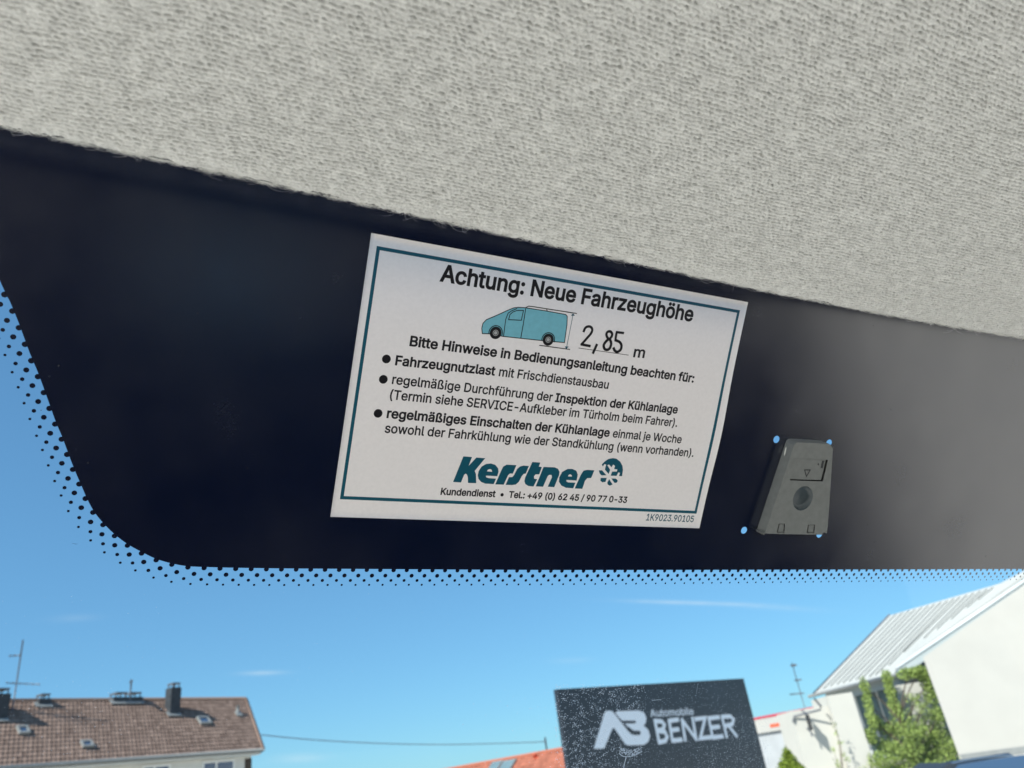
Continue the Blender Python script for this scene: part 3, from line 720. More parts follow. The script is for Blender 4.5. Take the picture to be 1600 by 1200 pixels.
# tiles: rows of pans, stepped course by course
tw, tc_ = .21, .31; ncol = int(HLEN / tw) + 1; nrow = int(rU / tc_) + 1
rm = MB(); tones = []
skew = (verge @ hd) / rU
tnr = np.random.default_rng(3)
for r_ in range(nrow):
    y0, y1 = r_ * tc_, min((r_ + 1) * tc_, rU)
    for c_ in range(ncol):
        x0 = -HLEN + c_ * tw; pts = []
        for (yy, hgt) in ((y0, .055), (y1, .015)):
            for k in range(5):
                x = x0 + tw * k / 4; prof = .023 * (0.5 + .5 * math.cos(2 * math.pi * (k / 4))) 
                pts.append(eR + hd * (x + skew * yy) + rup * (yy - (.05 if yy == y0 else 0)) + rn * (hgt + prof))
        rm.add(pts, [(k, k + 1, 6 + k, 5 + k) for k in range(4)], True); tones += [float(np.clip(tnr.normal(.5, .25), 0, 1))] * 4
roof = rm.build('roof', M['tile'], house); set_tone(roof, tones)
bk = MB()
rl0 = eR - hd * HLEN + verge; rl1 = rR
bdir = hn * math.cos(SLP) - np.array([0, 0, 1]) * math.sin(SLP)
bk.prism([rl0, rl1, rl1 + bdir * rU, rl0 + bdir * rU], (0, 0, -.15)); bk.prism([e0 - rn * .02, eR - rn * .02, rR - rn * .02, rl0 - rn * .02], (0, 0, -.15)); bk.build('roof', M['brown'], house)
rg = MB(); rg.tube([rl0 + rn * .02, rl1 + rn * .02], .10, 8); o = rg.build('ridge_cap', M['tile'], house); set_tone(o, [.35] * len(rg.f))
vb = MB(); vb.tube([eR + rn * .05, rR + rn * .05], .08, 6); o = vb.build('verge_tile', M['tile'], house); set_tone(o, [.35] * len(vb.f))
gt = MB(); gt.tube([e0 - hn * .12 - (0, 0, .03), eR - hn * .12 - np.array([0, 0, .03])], .09, 8); gt.build('gutter', M['zinc'], house)
wi = .55; wz = ze - .25; depth = 2 * rU * math.cos(SLP)
w0 = e0 + hn * wi + hd * .2; w1 = eR + hn * wi - hd * .35
wm = MB(); wm.box((w0[0], w0[1], 0), (*(w1 - w0)[:2], 0), (*(hn * (depth - 2 * wi))[:2], 0), (0, 0, wz)); wm.build('wall', M['pale_wall'], house)
sf = MB(); sf.box(e0 - np.array([0, 0, .14]), eR - e0 - hd * .1, hn * (wi + .05), (0, 0, -.10)); sf.build('soffit', M['pale_wall'], house)
cb = MB(); cb.box((*(w1 - hd * .42 - hn * .03)[:2], 0), hd * .45, hn * .3, (0, 0, wz - .12)); cb.build('corner_board', M['brown'], house)
wn = -hn
def wallpt(px, py): return hit(px, py, w1, hn)
def house_window(xa, xb, yt, hgt):
    a, b = wallpt(xa, yt), wallpt(xb, yt); wd = (b - a) @ hd
    fr = MB(); o = np.array([a[0], a[1], a[2]]) - hn * .05
    t = .10; h = hgt
    for (du_, dz, w_, h_) in ((0, 0, wd, t), (0, -h + t, wd, t), (0, -t, t, h - 2 * t), (wd - t, -t, t, h - 2 * t), (wd * .40, -t, t, h - 2 * t)):
        fr.box(o + hd * du_ + np.array([0, 0, dz]), hd * w_, hn * .12, (0, 0, -h_))
    f_ = fr.build('window', M['frame'], house)
    pn = MB(); pn.box(o + hn * .03 + hd * .05 - np.array([0, 0, .05]), hd * (wd - .1), hn * .03, (0, 0, -h + .1)); pn.build('pane', M['window'], f_)
house_window(316, 366, 1190, 1.25); house_window(222, 266, 1197, 1.25)
def chimney(xl, xr, ytop, ybase, capy=None, dep=.6, caps=1):
    a, b = rp(xl, ybase), rp(xr, ybase); wd = max(.4, (b - a) @ hd); mid = (a + b) / 2
    hz_ = mid - hn * .0; r = ray((xl + xr) / 2, ytop); tt = np.hypot(*(mid[:2])) / np.hypot(r[0], r[1]); ztop = EYE[2] + r[2] * tt
    o = mid - hd * wd / 2; c_ = MB(); c_.box((o[0], o[1], mid[2] - .9), hd * wd, hn * dep, (0, 0, ztop - mid[2] + .9)); ch = c_.build('chimney', M['slate'], house)
    cp = MB(); cw = wd / caps
    for i in range(caps):
        x0 = hd * (cw * i + cw * .12); o2 = np.array([o[0], o[1], ztop]) + x0
        cp.box(o2 + np.array([0, 0, .20]), hd * cw * .76, hn * dep, (0, 0, .06))
        for (p_, q_) in ((.02, .05), (cw * .76 - .07, .05), (.02, dep - .1), (cw * .76 - .07, dep - .1)): cp.box(o2 + hd * p_ + hn * q_, hd * .05, hn * .05, (0, 0, .21))
    cp.build('chimney_cap', M['iron'], ch)
    fl_ = MB(); fl_.prism([mid - hd * (wd / 2 + .20) - rup * .07 + rn * .11, mid + hd * (wd / 2 + .05) - rup * .07 + rn * .11, mid + hd * (wd / 2 + .05) + rup * .3 + rn * .11, mid - hd * (wd / 2 + .20) + rup * .3 + rn * .11], rn * .02)
    fl_.build('flashing', M['lead'], ch); return ch
chimney(265.5, 281, 1074, 1120); chimney(177, 223, 1089, 1101, dep=.7, caps=2); chimney(60, 79, 1092, 1106); chimney(-14, 11, 1084, 1129, dep=.8)
def skylight(xa, xb, ya, yb):
    a, b, c_ = rp(xa, yb), rp(xb, yb), rp(xa, ya); wd = (b - a) @ hd; h = (c_ - a) @ rup * .9; o = a + rn * .07
    f_ = MB()
    for (x, y, w_, h_) in ((0, 0, wd, .1), (0, h - .1, wd, .1), (0, .1, .09, h - .2), (wd - .09, .1, .09, h - .2)): f_.box(o + hd * x + rup * y, hd * w_, rup * h_, rn * .12)
    fo = f_.build('skylight', M['lead'], house); p_ = MB(); p_.box(o + hd * .05 + rup * .05 + rn * .04, hd * (wd - .1), rup * (h - .1), rn * .03); p_.build('pane', M['window'], fo)
for q_ in ((28, 46, 1137, 1150), (128, 146, 1160, 1171), (312, 330, 1122, 1134)): skylight(*q_)
vp = rp(371, 1117); v_ = MB(); v_.tube([vp, vp + np.array([0, 0, .55])], .10, 8); v_.box(vp - hd * .2 - rup * .25 + rn * .1, hd * .4, rup * .4, rn * .04); v_.build('roof_vent', M['lead'], house)

def aerial(name, base_px, top_px, d, arms, label, r=.035):
    b = at_d(*base_px, d); t = at_d(*top_px, d); t = np.array([b[0], b[1], t[2]]); a = thing(name, b, label, 'aerial', 'roof aerials')
    mm = MB(); mm.tube([b - np.array([0, 0, .3]), t], r, 7); mm.build('mast', M['iron'], a)
    for (xa, ya, xb, yb, rr) in arms:
        k = MB(); p, q_ = at_d(xa, ya, d), at_d(xb, yb, d); k.tube([p, q_], rr, 6)
        nn = max(2, int(np.linalg.norm(q_ - p) / .28)); ax = nrm(np.cross(nrm(q_ - p), [0, 0, 1]))
        for i in range(nn + 1):
            c_ = p + (q_ - p) * i / nn; k.tube([c_ - ax * .35, c_ + ax * .35], rr * .55, 5)
        k.build('crossbar', M['iron'], a)
    return a
dm_ = float(np.hypot(*rp(19, 1112)[:2]))
aerial('roof_aerial', (19, 1112), (35, 1000), dm_, [(15, 1025, 31, 1024, .03), (10, 1067, 62, 1069.5, .025)], 'thin tall mast with two crossbars on the brown tiled roof')
dm2 = float(np.hypot(*rp(204, 1101)[:2]))
aerial('roof_aerial', (203, 1090), (205, 1062), dm2, [(203.3, 1066, 206.5, 1064, .05)], 'short stub mast between the two caps of the double chimney', .045)

# ------------------------------------------------------------------ terracotta house in the middle distance
zr = EYE[2] + 1.5
tR, tL = at_z(905, 1166, zr), at_z(690, 1204.5, zr); td = nrm(tR - tL); tn = nrm([td[1], -td[0], 0])
if tn @ nrm([tR[0], tR[1], 0]) > 0: tn = -tn
tdn = tn * math.cos(.7) - np.array([0, 0, 1]) * math.sin(.7); trn = nrm(np.cross(td, tdn)); trn = trn if trn[2] > 0 else -trn
tL = tL - td * 6; tR = tR + td * 9; tl_ = float(np.linalg.norm(tR - tL)); ts = 4.2
th_ = thing('terracotta_house', (tL[0], tL[1], 0), 'low house with an orange terracotta roof, half hidden behind the dark company sign', 'house')
rm = MB(); tones = []
for r_ in range(12):
    for c_ in range(int(tl_ / .26)):
        y0, y1 = r_ * .35, (r_ + 1) * .35; pts = []
        for yy, hgt in ((y0, .01), (y1, .05)):
            for k in range(4): pts.append(tL + td * (c_ * .26 + .26 * k / 3) + tdn * yy + trn * (hgt + .04 * math.cos(2 * math.pi * k / 3)))
        rm.add(pts, [(k, k + 1, 5 + k, 4 + k) for k in range(3)], True); tones += [float(np.clip(tnr.normal(.5, .25), 0, 1))] * 3
tro = rm.build('roof', M['terra'], th_); set_tone(tro, tones)
rm = MB(); bdn = -tn * math.cos(.7) - np.array([0, 0, 1]) * math.sin(.7)
rm.prism([tL, tR, tR + bdn * ts, tL + bdn * ts], (0, 0, -.1)); rm.prism([tL - trn * .05, tR - trn * .05, tR + tdn * ts - trn * .05, tL + tdn * ts - trn * .05], (0, 0, -.1)); o = rm.build('roof', M['terra'], th_); set_tone(o, [.5] * len(rm.f))
rm = MB(); rm.tube([tL + trn * .05, tR + trn * .05], .12, 8); o = rm.build('ridge_cap', M['terra'], th_); set_tone(o, [.6] * len(rm.f))
hw = ts * math.cos(.7) - .4; zw = zr - ts * math.sin(.7) + .1
rm = MB(); rm.box((*(tL + tn * hw)[:2], 0), td * tl_, -tn * 2 * hw, (0, 0, zw)); rm.build('wall', M['pale_wall'], th_)
def tp(px, py): return hit(px, py, tL, trn)
for xa, xb in ((771, 787), (789, 808)):
    a = tp(xa, 1193 - (xa - 771) * .1); b = tp(xb, 1193 - (xb - 771) * .1); wd = (b - a) @ td
    rm = MB(); rm.box(a + trn * .08, td * wd, tdn * 1.3, trn * .08); o = rm.build('roof_window', M['lead'], th_)
    rm = MB(); rm.box(a + trn * .17 + td * .1 + tdn * .12, td * (wd - .2), tdn * 1.05, trn * .02); rm.build('pane', M['glazing'], o)
vp = tp(838, 1184); rm = MB(); rm.tube([vp - trn * .05, vp + trn * .3], .2, 8, .12); o = rm.build('ridge_vent', M['orange_red'], th_)
# cable and its pole
pd = 62.0; pb = at_d(854, 1170, pd); pt = at_d(852.5, 1152, pd)
po = thing('cable_pole', (pb[0], pb[1], 0), 'thin pole rising behind the terracotta roof and holding the cable', 'pole')
rm = MB(); rm.tube([(pb[0], pb[1], 0), (pb[0], pb[1], pt[2])], .07, 8, .06); rm.build('shaft', M['iron'], po)
cp_ = []
for i, (x, y) in enumerate([(406, 1148), (460, 1153.5), (520, 1158), (580, 1161), (640, 1162.8), (700, 1163.3), (760, 1162.2), (810, 1160.6), (853, 1158.8)]):
    cp_.append(at_d(x, y, 48.5 + (pd - 48.5) * (x - 406) / 447))
rm = MB(); rm.tube(smooth_path(cp_, 4), .028, 6); tag(rm.build('overhead_cable', M['iron'], None, cp_[0]), 'thin sagging cable from the brown tiled house to the pole', 'cable')

# ------------------------------------------------------------------ company sign
zs = EYE[2] + .72
sL, sR = at_z(870, 1077, zs), at_z(1162, 1060, zs); sd = nrm(sR - sL); sn = nrm([sd[1], -sd[0], 0]); sn = sn if sn @ nrm([sL[0] + 1e-3, sL[1], 0]) < 0 else -sn
sw = float(np.linalg.norm(sR - sL))
sg = thing('company_sign', (sL[0], sL[1], 0), 'dark anthracite company sign board with pale double-letter logo and raised lettering', 'sign')
rm = MB(); rm.box(sL - np.array([0, 0, 2.2]), sd * sw, -sn * .05, (0, 0, 2.2)); rm.build('panel', M['sign'], sg, bevel=.004)
for x in (.35, sw - .47): rm = MB(); p = sL + sd * x - sn * .03; rm.box((p[0], p[1], 0), sd * .12, -sn * .08, (0, 0, sL[2] - 2.2)); rm.build('post', M['dark'], sg)
def sq(px, py):
    d = hit(px, py, sL, sn) - sL; return np.array([d @ sd, d[2]])
def sz(x, y): return sq(910 + x / 6.154, 1090 + y / 6.154)
def s_put(mb, v2, f2, t=.02):
    n_ = len(v2); vs_ = [sL + sd * x + np.array([0, 0, y]) + sn * t for x, y in v2]
    mb.add(vs_, f2)
AB = [(105, 493), (208, 150), (222, 132), (250, 126), (285, 130), (440, 330), (480, 362), (545, 362), (560, 340), (545, 318), (490, 318), (400, 250), (500, 250), (515, 235), (500, 222), (378, 222), (312, 150), (330, 131), (540, 125), (590, 145), (612, 195), (605, 245), (585, 270), (630, 310), (648, 370), (630, 425), (590, 455), (440, 460), (410, 450), (300, 290), (285, 300), (205, 490)]
v2, f2 = fill2d([[sz(*p) for p in AB]]); lm = MB(); s_put(lm, v2, f2, .005); lm.build('logo', M['letter'], sg)
lt = MB(); wS = float(np.linalg.norm(sz(0, 0) - sz(30, 0)))
for i, L3 in enumerate([[(695, 225), (735, 430)], [(695, 225), (760, 230), (785, 260), (775, 303), (720, 318)], [(720, 320), (790, 330), (812, 375), (795, 415), (735, 430)],
           [(830, 225), (862, 415)], [(830, 225), (915, 212)], [(848, 315), (920, 305)], [(862, 415), (950, 405)],
           [(955, 215), (985, 408)], [(955, 215), (1090, 400)], [(1055, 200), (1090, 400)],
           [(1085, 207), (1178, 196), (1130, 392), (1230, 380)], [(1212, 200), (1250, 385)], [(1212, 200), (1310, 188)], [(1230, 290), (1310, 280)], [(1250, 385), (1345, 372)],
           [(1340, 185), (1385, 375)], [(1340, 185), (1420, 180), (1450, 210), (1440, 255), (1360, 275)], [(1400, 268), (1480, 370)]]):
    v2, f2 = stroke2d([sz(*p) for p in L3], wS, cap=True); s_put(lt, v2, f2, .004 + .0006 * (i % 5))
v2, f2 = text2d('Automobile', .012); A_, B_ = sq(1016.4, 1120.2), sq(1084, 1116.5); hc = abs(sq(1016, 1120)[1] - sq(1018, 1108.5)[1]); x0, x1 = v2[:, 0].min(), v2[:, 0].max()
X = A_[0] + (v2[:, 0] - x0) / (x1 - x0) * (B_[0] - A_[0]); s_put(lt, np.stack([X, A_[1] + (X - A_[0]) / (B_[0] - A_[0]) * (B_[1] - A_[1]) + v2[:, 1] / CAPH * hc], 1), f2, .004)
lt.build('lettering', M['letter'], sg)

# ------------------------------------------------------------------ flat-roofed workshop far right
zt = EYE[2] + 1.95
kL, kR = at_z(1178, 1121.5, zt), at_z(1300, 1098.5, zt); kd = nrm(kR - kL); kn = nrm([kd[1], -kd[0], 0]); kn = kn if kn @ nrm([kL[0], kL[1], 0]) < 0 else -kn
kw = float(np.linalg.norm(kR - kL)) + 3; kL = kL - kd * 14; kw += 14
def kp(px, py): return hit(px, py, kL, kn)
fb = kp(1187, 1146)[2]
wk = thing('workshop', (kL[0], kL[1], 0), 'flat-roofed white and grey workshop with a red roof edge, behind the company sign', 'building')
rm = MB(); rm.box((*(kL - kn * .25)[:2], 0), kd * kw, -kn * 9, (0, 0, zt - .2)); rm.build('wall', M['grey_wall'], wk)
rm = MB(); rm.box((kL[0], kL[1], fb), kd * kw, -kn * .22, (0, 0, zt - fb - .16)); rm.build('fascia', M['white_wall'], wk)
rm = MB(); rm.box(kL + kn * .04 - np.array([0, 0, .16]), kd * kw, -kn * .5, (0, 0, .16)); rm.build('roof_edge', M['red'], wk)
a, b = kp(1204, 1136.5), kp(1226, 1130.5); rm = MB(); rm.box(np.array([a[0], a[1], a[2] - .02]) + kn * .03, kd * ((b - a) @ kd), -kn * .02, (0, 0, .24)); rm.build('red_plate', M['orange_red'], wk)

# ------------------------------------------------------------------ white building with the metal roof
zb_ = EYE[2] + 2.4
bn_, bf_ = at_z(1397, 1053, zb_), at_z(1271, 1085.5, zb_); bd = nrm(bf_ - bn_); bp_ = nrm([bd[1], -bd[0], 0]); bp_ = bp_ if bp_[0] > 0 else -bp_
BS = math.radians(27); bup = bp_ * math.cos(BS) + np.array([0, 0, 1]) * math.sin(BS); brn = np.cross(bd, bup); brn = brn if brn[2] > 0 else -brn
def bp2(px, py): return hit(px, py, bn_, brn)
wb = thing('white_building', (bn_[0], bn_[1], 0), 'tall white rendered building with a pale standing-seam metal roof at the right edge', 'building')
quad_px = [(1271, 1085), (1390.7, 961.5), (1562, 912), (1645, 868), (1403, 1038), (1397, 1053)]
rm = MB(); rm.prism([bp2(*p) for p in quad_px], -brn * .12); mro = rm.build('roof', M['sheet'], wb)
rm = MB()
zz = lambda x, y: (1260 + x / 4.706, 880 + y / 4.706)
for (xt, yt), (xe, ye) in [((660, 377), (130, 925)), ((712, 365), (180, 905)), ((758, 352), (228, 893)), ((803, 340), (272, 882)), ((850, 327), (318, 871)), ((898, 315), (366, 860)), ((944, 302), (412, 848)), ((992, 290), (466, 836)),
                           ((1040, 277), (512, 822)), ((1086, 264), (610, 752)), ((1132, 251), (718, 655)), ((1182, 237), (868, 553)), ((1232, 222), (962, 488)), ((1281, 208), (1068, 412)), ((1330, 194), (1182, 328)), ((1377, 181), (1266, 270))]:
    a, b = bp2(*zz(xt, yt)), bp2(*zz(xe, ye)); t = nrm(b - a); sd_ = nrm(np.cross(t, brn))
    rm.box(a - sd_ * .022, sd_ * .044, b - a, brn * .055)
rm.build('seam', M['seam'], mro)
rm = MB(); a, b = bp2(1266, 1088), bp2(1385, 1058); rm.tube([a - bp_ * .08, b - bp_ * .08], .10, 8); rm.build('gutter', M['zinc'], wb)
rm = MB(); a, b = bp2(1271, 1085), bp2(1390, 961); rm.tube([a + brn * .03, b + brn * .03], .06, 6); rm.build('verge_trim', M['iron'], wb)
# eave beam under the gutter
rm = MB(); o = bf_ + bp_ * .25 - np.array([0, 0, .12]) + bn_ * 0; rm.box(bn_ + bd * .8 + bp_ * .62 - np.array([0, 0, -.05]), (bf_ - bn_) - bd * 1.2, bp_ * .3, (0, 0, -.62)); rm.build('eave_beam', M['beam'], wb)
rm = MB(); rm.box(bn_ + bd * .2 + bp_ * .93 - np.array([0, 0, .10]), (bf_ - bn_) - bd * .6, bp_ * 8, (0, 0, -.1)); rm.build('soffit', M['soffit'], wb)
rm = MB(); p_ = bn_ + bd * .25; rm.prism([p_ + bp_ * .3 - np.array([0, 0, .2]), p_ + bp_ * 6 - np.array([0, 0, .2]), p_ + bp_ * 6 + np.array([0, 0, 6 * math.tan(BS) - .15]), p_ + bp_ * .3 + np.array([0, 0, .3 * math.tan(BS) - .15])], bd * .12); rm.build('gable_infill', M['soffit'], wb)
# verge beam over the gable
va, vb_ = bp2(1402, 1044), bp2(1648, 877); vd = nrm(vb_ - va); vo = nrm([vd[1], -vd[0], 0]); vo = vo if vo @ nrm([va[0], va[1], 0]) < 0 else -vo
rm = MB(); rm.tube([va + brn * .02, vb_ + brn * .02], .10, 8); rm.build('verge_trim', M['trim'], wb)
rm = MB(); rm.prism([va - np.array([0, 0, .08]) + vo * .02, vb_ - np.array([0, 0, .08]) + vo * .02, vb_ - np.array([0, 0, .62]) + vo * .02, va - np.array([0, 0, .45]) + vo * .02], -vo * .5); rm.build('verge_board', M['beam'], wb)
# gable wall (vertical plane a little behind the verge)
gc = at_d(1445, 1030, 47.2); gdir = nrm([vd[0], vd[1], 0]); gnn = nrm([gdir[1], -gdir[0], 0]); gnn = gnn if gnn @ nrm([gc[0], gc[1], 0]) < 0 else -gnn
def gp(px, py): return hit(px, py, gc, gnn)
tl0, tl1 = gp(1443, 1027), gp(1650, 880)
rm = MB(); lb = gp(1505, 1190); rm.prism([(gc[0], gc[1], 0), (tl1[0], tl1[1], 0), tl1, tl0 + np.array([0, 0, -.02])], -gnn * .4); rm.build('gable_wall', M['white_wall'], wb, bevel=.03)
rm = MB(); rm.box((*(gc + gnn * .05 + gdir * .02)[:2], 0), gdir * 14, -gnn * .04, (0, 0, .32)); rm.build('plinth', M['zinc'], wb)
# far front walls, tall glazing and the wall behind the tree
fd = 56.0
def fp(px, py, d=fd):
    r = ray(px, py); return EYE + r * (d / r[1])
def wall_px(name, m_, x0, x1, ytop, d, th=.3, parent=None, zt=None):
    a, b = fp(x0, 1100, d), fp(x1, 1100, d); zt_ = max(fp(x0, ytop, d)[2], 0) if zt is None else zt
    k = MB(); k.box((a[0], d, 0), (b[0] - a[0], 0, 0), (0, th, 0), (0, 0, zt_)); return k.build(name, m_, parent or wb)
def vx(px, py, d): return fp(px, py, d)[0]
k = MB(); xa, xb = vx(1296, 1100, 44.4), vx(1333, 1088, 44.4); k.box((xa, 44.4, 0), (xb - xa, 0, 0), (0, 3, 0), (0, 0, fp(1300, 1086, 44.4)[2])); k.build('front_wall', M['lit_wall'], wb)
k = MB(); x0_ = vx(1244, 1144, 44.9); k.box((x0_, 44.9, 0), (xa - x0_ + .002, 0, 0), (0, 3, 0), (0, 0, fp(1290, 1103, 44.9)[2])); k.build('front_wall', M['lit_wall'], wb)
xb = vx(1333, 1088, 57.2)
k = MB(); xc = vx(1402, 1075, 57.2); k.box((xb, 57.2, 0), (xc - xb + 3, 0, 0), (0, .2, 0), (0, 0, zb_ - .25)); gz = k.build('glazing', M['glazing'], wb)
k = MB()
for i in range(5):
    x = xb + (xc - xb) * (i + .02) / 4.1; k.box((x, 57.05, 0), (.10, 0, 0), (0, .12, 0), (0, 0, zb_ - .3))
k.build('mullion', M['trim'], gz)
k = MB(); xr_ = vx(1400, 1075, 45.75); k.box((xr_, 45.75, 0), (vx(1452, 1065, 45.75) - xr_, 0, 0), (0, .2, 0), (0, 0, fp(1420, 1068, 45.75)[2])); k.build('side_wall', M['lit_wall'], wb)
# downpipe from the gutter end
dpt = [fp(1272, 1091, 44.2), fp(1277, 1097, 44.3), fp(1283, 1104, 44.3), fp(1282, 1109, 44.3), fp(1262, 1114, 44.6), fp(1241, 1119.5, 44.8), fp(1239, 1128, 44.8)]
k = MB(); k.tube(dpt, .05, 7); k.build('downpipe', M['iron'], wb)
# projecting plate on a bracket
pc = fp(1262, 1133, 44.6); ps = thing('projecting_plate', (pc[0], 44.88, pc[2]), 'thin dark plate on a bracket sticking out from the white wall, casting a shadow', 'bracket sign')
tz, bz = fp(1258, 1118, 44.2)[2], fp(1266, 1148, 44.2)[2]
k = MB(); k.box((pc[0] - .03, 43.95, bz + .2), (.06, 0, 0), (0, .55, 0), (0, 0, tz - bz - .2)); k.build('plate', M['dark'], ps)
for pts_ in ([(pc[0], 44.9, tz + .3), (pc[0], 44.2, tz + .02)], [(pc[0], 44.9, bz + .3), (pc[0], 44.42, bz + .3), (pc[0], 44.4, bz - .1)]):
    k = MB(); k.tube(pts_, .04, 6); k.build('bracket', M['iron'], ps)
aerial('roof_aerial', (1258, 1108), (1240, 1035), 58.5, [(1236, 1040, 1244, 1039, .07), (1242, 1063, 1252, 1062, .05), (1234, 1085, 1256, 1083, .04)], 'spindly mast with three short crossbars beside the metal roof', .03)

# ------------------------------------------------------------------ plants
def leaves(mb, tones, centre, rad, n, size, rng):
    for _ in range(n):
        d = rng.normal(size=3); d /= np.linalg.norm(d); r = rng.random() ** .45
        p = np.asarray(centre) + d * r * np.asarray(rad)
        a = nrm(rng.normal(size=3)); b = nrm(np.cross(a, rng.normal(size=3))); s_ = size * rng.uniform(.6, 1.25)
        mb.add([p - a * s_, p + b * s_ * .5, p + a * s_, p - b * s_ * .5], [(0, 1, 2, 3)])
        tones.append(float(np.clip(rng.normal(.5, .28), 0, 1)))
rg_ = np.random.default_rng(5)
td_ = 44.7
tb = fp(1430, 1180, td_); tree = thing('garden_tree', (tb[0], td_, 0), 'loose yellow-green leafy tree growing in front of the tall glazing', 'tree')
k = MB(); k.tube([(tb[0], td_, -.1), (tb[0] - .1, td_ + .1, 1.4), (tb[0] - .2, td_, 3.0)], .16, 8, .08)
crown = MB(); tn_ = []
clumps = [(1352, 1075, .22, .7), (1356, 1100, .22, .6), (1362, 1125, .25, .6), (1386, 1060, .28, .55), (1392, 1082, .30, .6), (1398, 1105, .35, .6), (1420, 1052, .75, .35), (1436, 1050, .6, .4), (1450, 1065, .5, .6), (1455, 1085, .45, .6),
          (1425, 1092, .5, .35), (1440, 1105, .4, .35), (1410, 1120, .7, .5), (1445, 1125, .8, .5), (1466, 1118, .5, .6), (1395, 1140, .8, .5), (1425, 1145, 1.0, .6), (1462, 1148, .9, .6), (1385, 1165, .8, .5), (1415, 1172, 1.1, .6), (1450, 1175, 1.1, .6), (1485, 1172, .7, .7), (1375, 1188, .8, .5), (1405, 1198, 1.2, .6), (1440, 1203, 1.2, .6), (1478, 1200, 1.0, .6), (1360, 1150, .35, .5), (1370, 1130, .3, .5),
          (1390, 1215, 1.3, .6), (1350, 1205, .8, .5), (1460, 1225, 1.4, .6)]
for (x, y, rx, rz) in clumps:
    c_ = fp(x, y, td_ + rg_.uniform(-.5, .45)); leaves(crown, tn_, c_, (rx * .9, .55, rz * .9), int(900 * (rx * rz / .4) ** .6 * (.35 if 1400 < x < 1448 and 1080 < y < 1128 else 1)), .062, rg_)
    k.tube([(tb[0] - .1, td_, max(.5, c_[2] - 1.9)), (tb[0] * .4 + c_[0] * .6, td_, c_[2] - .7), tuple(c_)], .05, 5, .015)
twl, tws, twt = MB(), MB(), []
for (x, y) in ((1303, 1133), (1308, 1145), (1313, 1160), (1302, 1172), (1306, 1190), (1318, 1178), (1324, 1186), (1312, 1197)):
    c_ = fp(x, y, 43.6); leaves(twl, twt, c_, (.16, .2, .16), 16, .065, rg_); tws.tube([fp(1318, 1235, 43.6), fp((x + 1318) / 2, y + 22, 43.6), tuple(c_)], .016, 4, .006)
twb = fp(1318, 1240, 43.6); twr = thing('twiggy_shrub', (twb[0], 43.6, 0), 'sparse twiggy shrub with few leaves in front of the bright white front wall', 'shrub')
tws.tube([(twb[0], 43.6, -.05), tuple(twb)], .03, 6, .02); tws.build('stems', M['bark'], twr); set_tone(twl.build('leaves', M['leaf'], twr), twt)
k.build('trunk', M['bark'], tree); co = crown.build('crown', M['leaf'], tree); set_tone(co, tn_)
bd_ = 42.0; bb = fp(1236, 1200, bd_); bush = thing('conifer_bush', (bb[0], bd_, 0), 'bright lime green conical bush in front of the grey workshop wall', 'bush')
k = MB(); tn_ = []; ztip = fp(1233, 1168, bd_)[2]
for i in range(15):
    t = i / 14; leaves(k, tn_, (bb[0] - .05 + rg_.normal(0, .05), bd_, .2 + (ztip - .3) * t), (.95 * (1 - t) ** .8 + .07, .8 * (1 - t) + .07, .22), int(60 + 420 * (1 - t)), .075, rg_)
fo = k.build('foliage', M['leaf_lime'], bush); set_tone(fo, tn_)
k = MB(); k.tube([(bb[0], bd_, -.1), (bb[0], bd_, ztip * .8)], .07, 6, .02); k.build('trunk', M['bark'], bush)

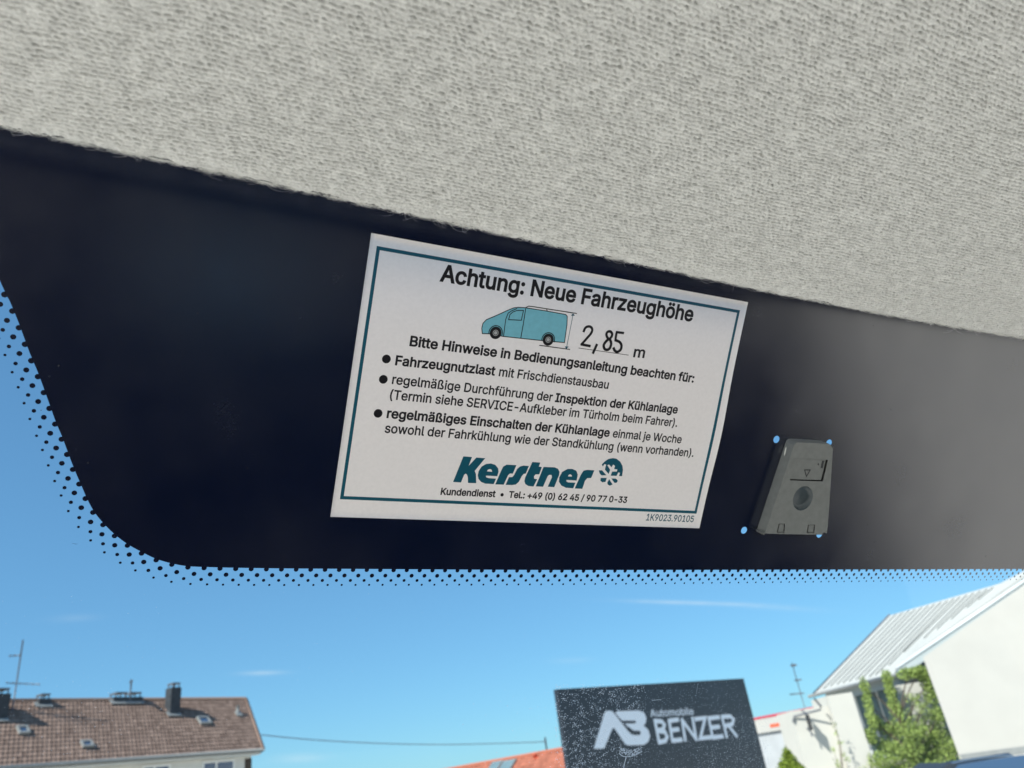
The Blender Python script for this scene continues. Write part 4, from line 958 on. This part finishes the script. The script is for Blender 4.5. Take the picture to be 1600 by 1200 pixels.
# ------------------------------------------------------------------ parked cars (only their roofs rise into the picture)
def make_car(cx, cy, ztop, label, rot=0.0):
    car = thing('parked_car', (cx, cy, 0), label, 'car')
    prof = [(-2.15, .35), (-2.2, .62), (-2.1, .86), (-1.15, .98), (-.45, 1.36), (-.1, ztop - .03), (.5, ztop), (1.2, ztop - .03), (1.75, ztop - .18), (2.05, 1.0), (2.15, .75), (2.1, .35)]
    stn = [(-.86, .96), (-.80, 1.0), (.80, 1.0), (.86, .96)]
    b = MB(); vs_ = []
    for y, s_ in stn:
        for (x, z) in prof:
            k_ = 1 - .22 * max(0, (z - .9) / .6); vs_.append((cx + x * (1 if s_ == 1 else .985), cy + y * k_, (z - .35) * s_ + .35))
    n_ = len(prof); fs_ = [(j * n_ + i, j * n_ + (i + 1) % n_, (j + 1) * n_ + (i + 1) % n_, (j + 1) * n_ + i) for j in range(3) for i in range(n_)] + [tuple(range(n_)), tuple(range(4 * n_ - 1, 3 * n_ - 1, -1))]
    b.add(vs_, fs_, False); bo = b.build('body', M['car'], car)
    bv_ = bo.modifiers.new('b', 'BEVEL'); bv_.width = .05; bv_.segments = 3; bv_.limit_method = 'ANGLE'; bv_.angle_limit = math.radians(14)
    for sy in (-1, 1):
        k_ = MB(); k_.prism([(cx - .95, cy + sy * .845, .99), (cx - .35, cy + sy * .79, 1.30), (cx + 1.35, cy + sy * .785, 1.30), (cx + 1.75, cy + sy * .845, .99)], (0, sy * .02, 0)); k_.build('side_window', M['window'], car)
        k_ = MB(); k_.tube(smooth_path([(cx - .30, cy + sy * .62, ztop - .06), (cx - .2, cy + sy * .62, ztop + .01), (cx + .5, cy + sy * .62, ztop + .05), (cx + 1.25, cy + sy * .62, ztop + .02), (cx + 1.4, cy + sy * .62, ztop - .07)], 5), .022, 8); k_.build('roof_rail', M['chrome'], car)
        for wx in (-1.35, 1.35):
            k_ = MB(); k_.tube([(cx + wx, cy + sy * .70, .32), (cx + wx, cy + sy * .89, .32)], .32, 24); wo_ = k_.build('wheel', M['rubber'], car)
            k_ = MB(); k_.tube([(cx + wx, cy + sy * .80, .32), (cx + wx, cy + sy * .90, .32)], .20, 20); k_.build('rim', M['chrome'], wo_)
    return car
cq = fp(1505, 1190, 16.5); make_car(cq[0] - .1, 16.5, cq[2] - .07, 'dark blue car with silver roof rails, its roof just below the white wall')

# ------------------------------------------------------------------ added unseen black panel and pale patch, shaped for reflections in the enamel
k = MB()
CB = EYE + np.array([0, 0, -.62])
def cl_(u, v, z=0): return CB + LU * u + LV * v + np.array([0, 0, z])
for q_ in ([(-.40, .10), (1.14, .10), (1.31, -.54), (-.50, -.54)], [(-.66, -.543), (-.06, -.543), (-.08, -.72), (-.66, -.72)], [(.22, -.543), (1.31, -.543), (1.37, -.72), (.22, -.72)], [(-.66, -.723), (1.37, -.723), (1.44, -1.15), (-.66, -1.15)]):
    k.prism([cl_(*p) for p in q_], (0, 0, -.05))
cf_ = k.build('reflection_panel', M['cabin'], None, CB); tag(cf_, 'unseen black panel added to darken reflections in the enamel', 'reflection panel', kind='structure')
k = MB(); k.prism([cl_(-.056, -.546, -.004), cl_(.216, -.546, -.004), cl_(.216, -.717, -.004), cl_(-.076, -.717, -.004)], (0, 0, -.03)); k.build('reflection_patch', M['pale_patch'], cf_)  # added panel that mirrors as a lighter patch in the enamel
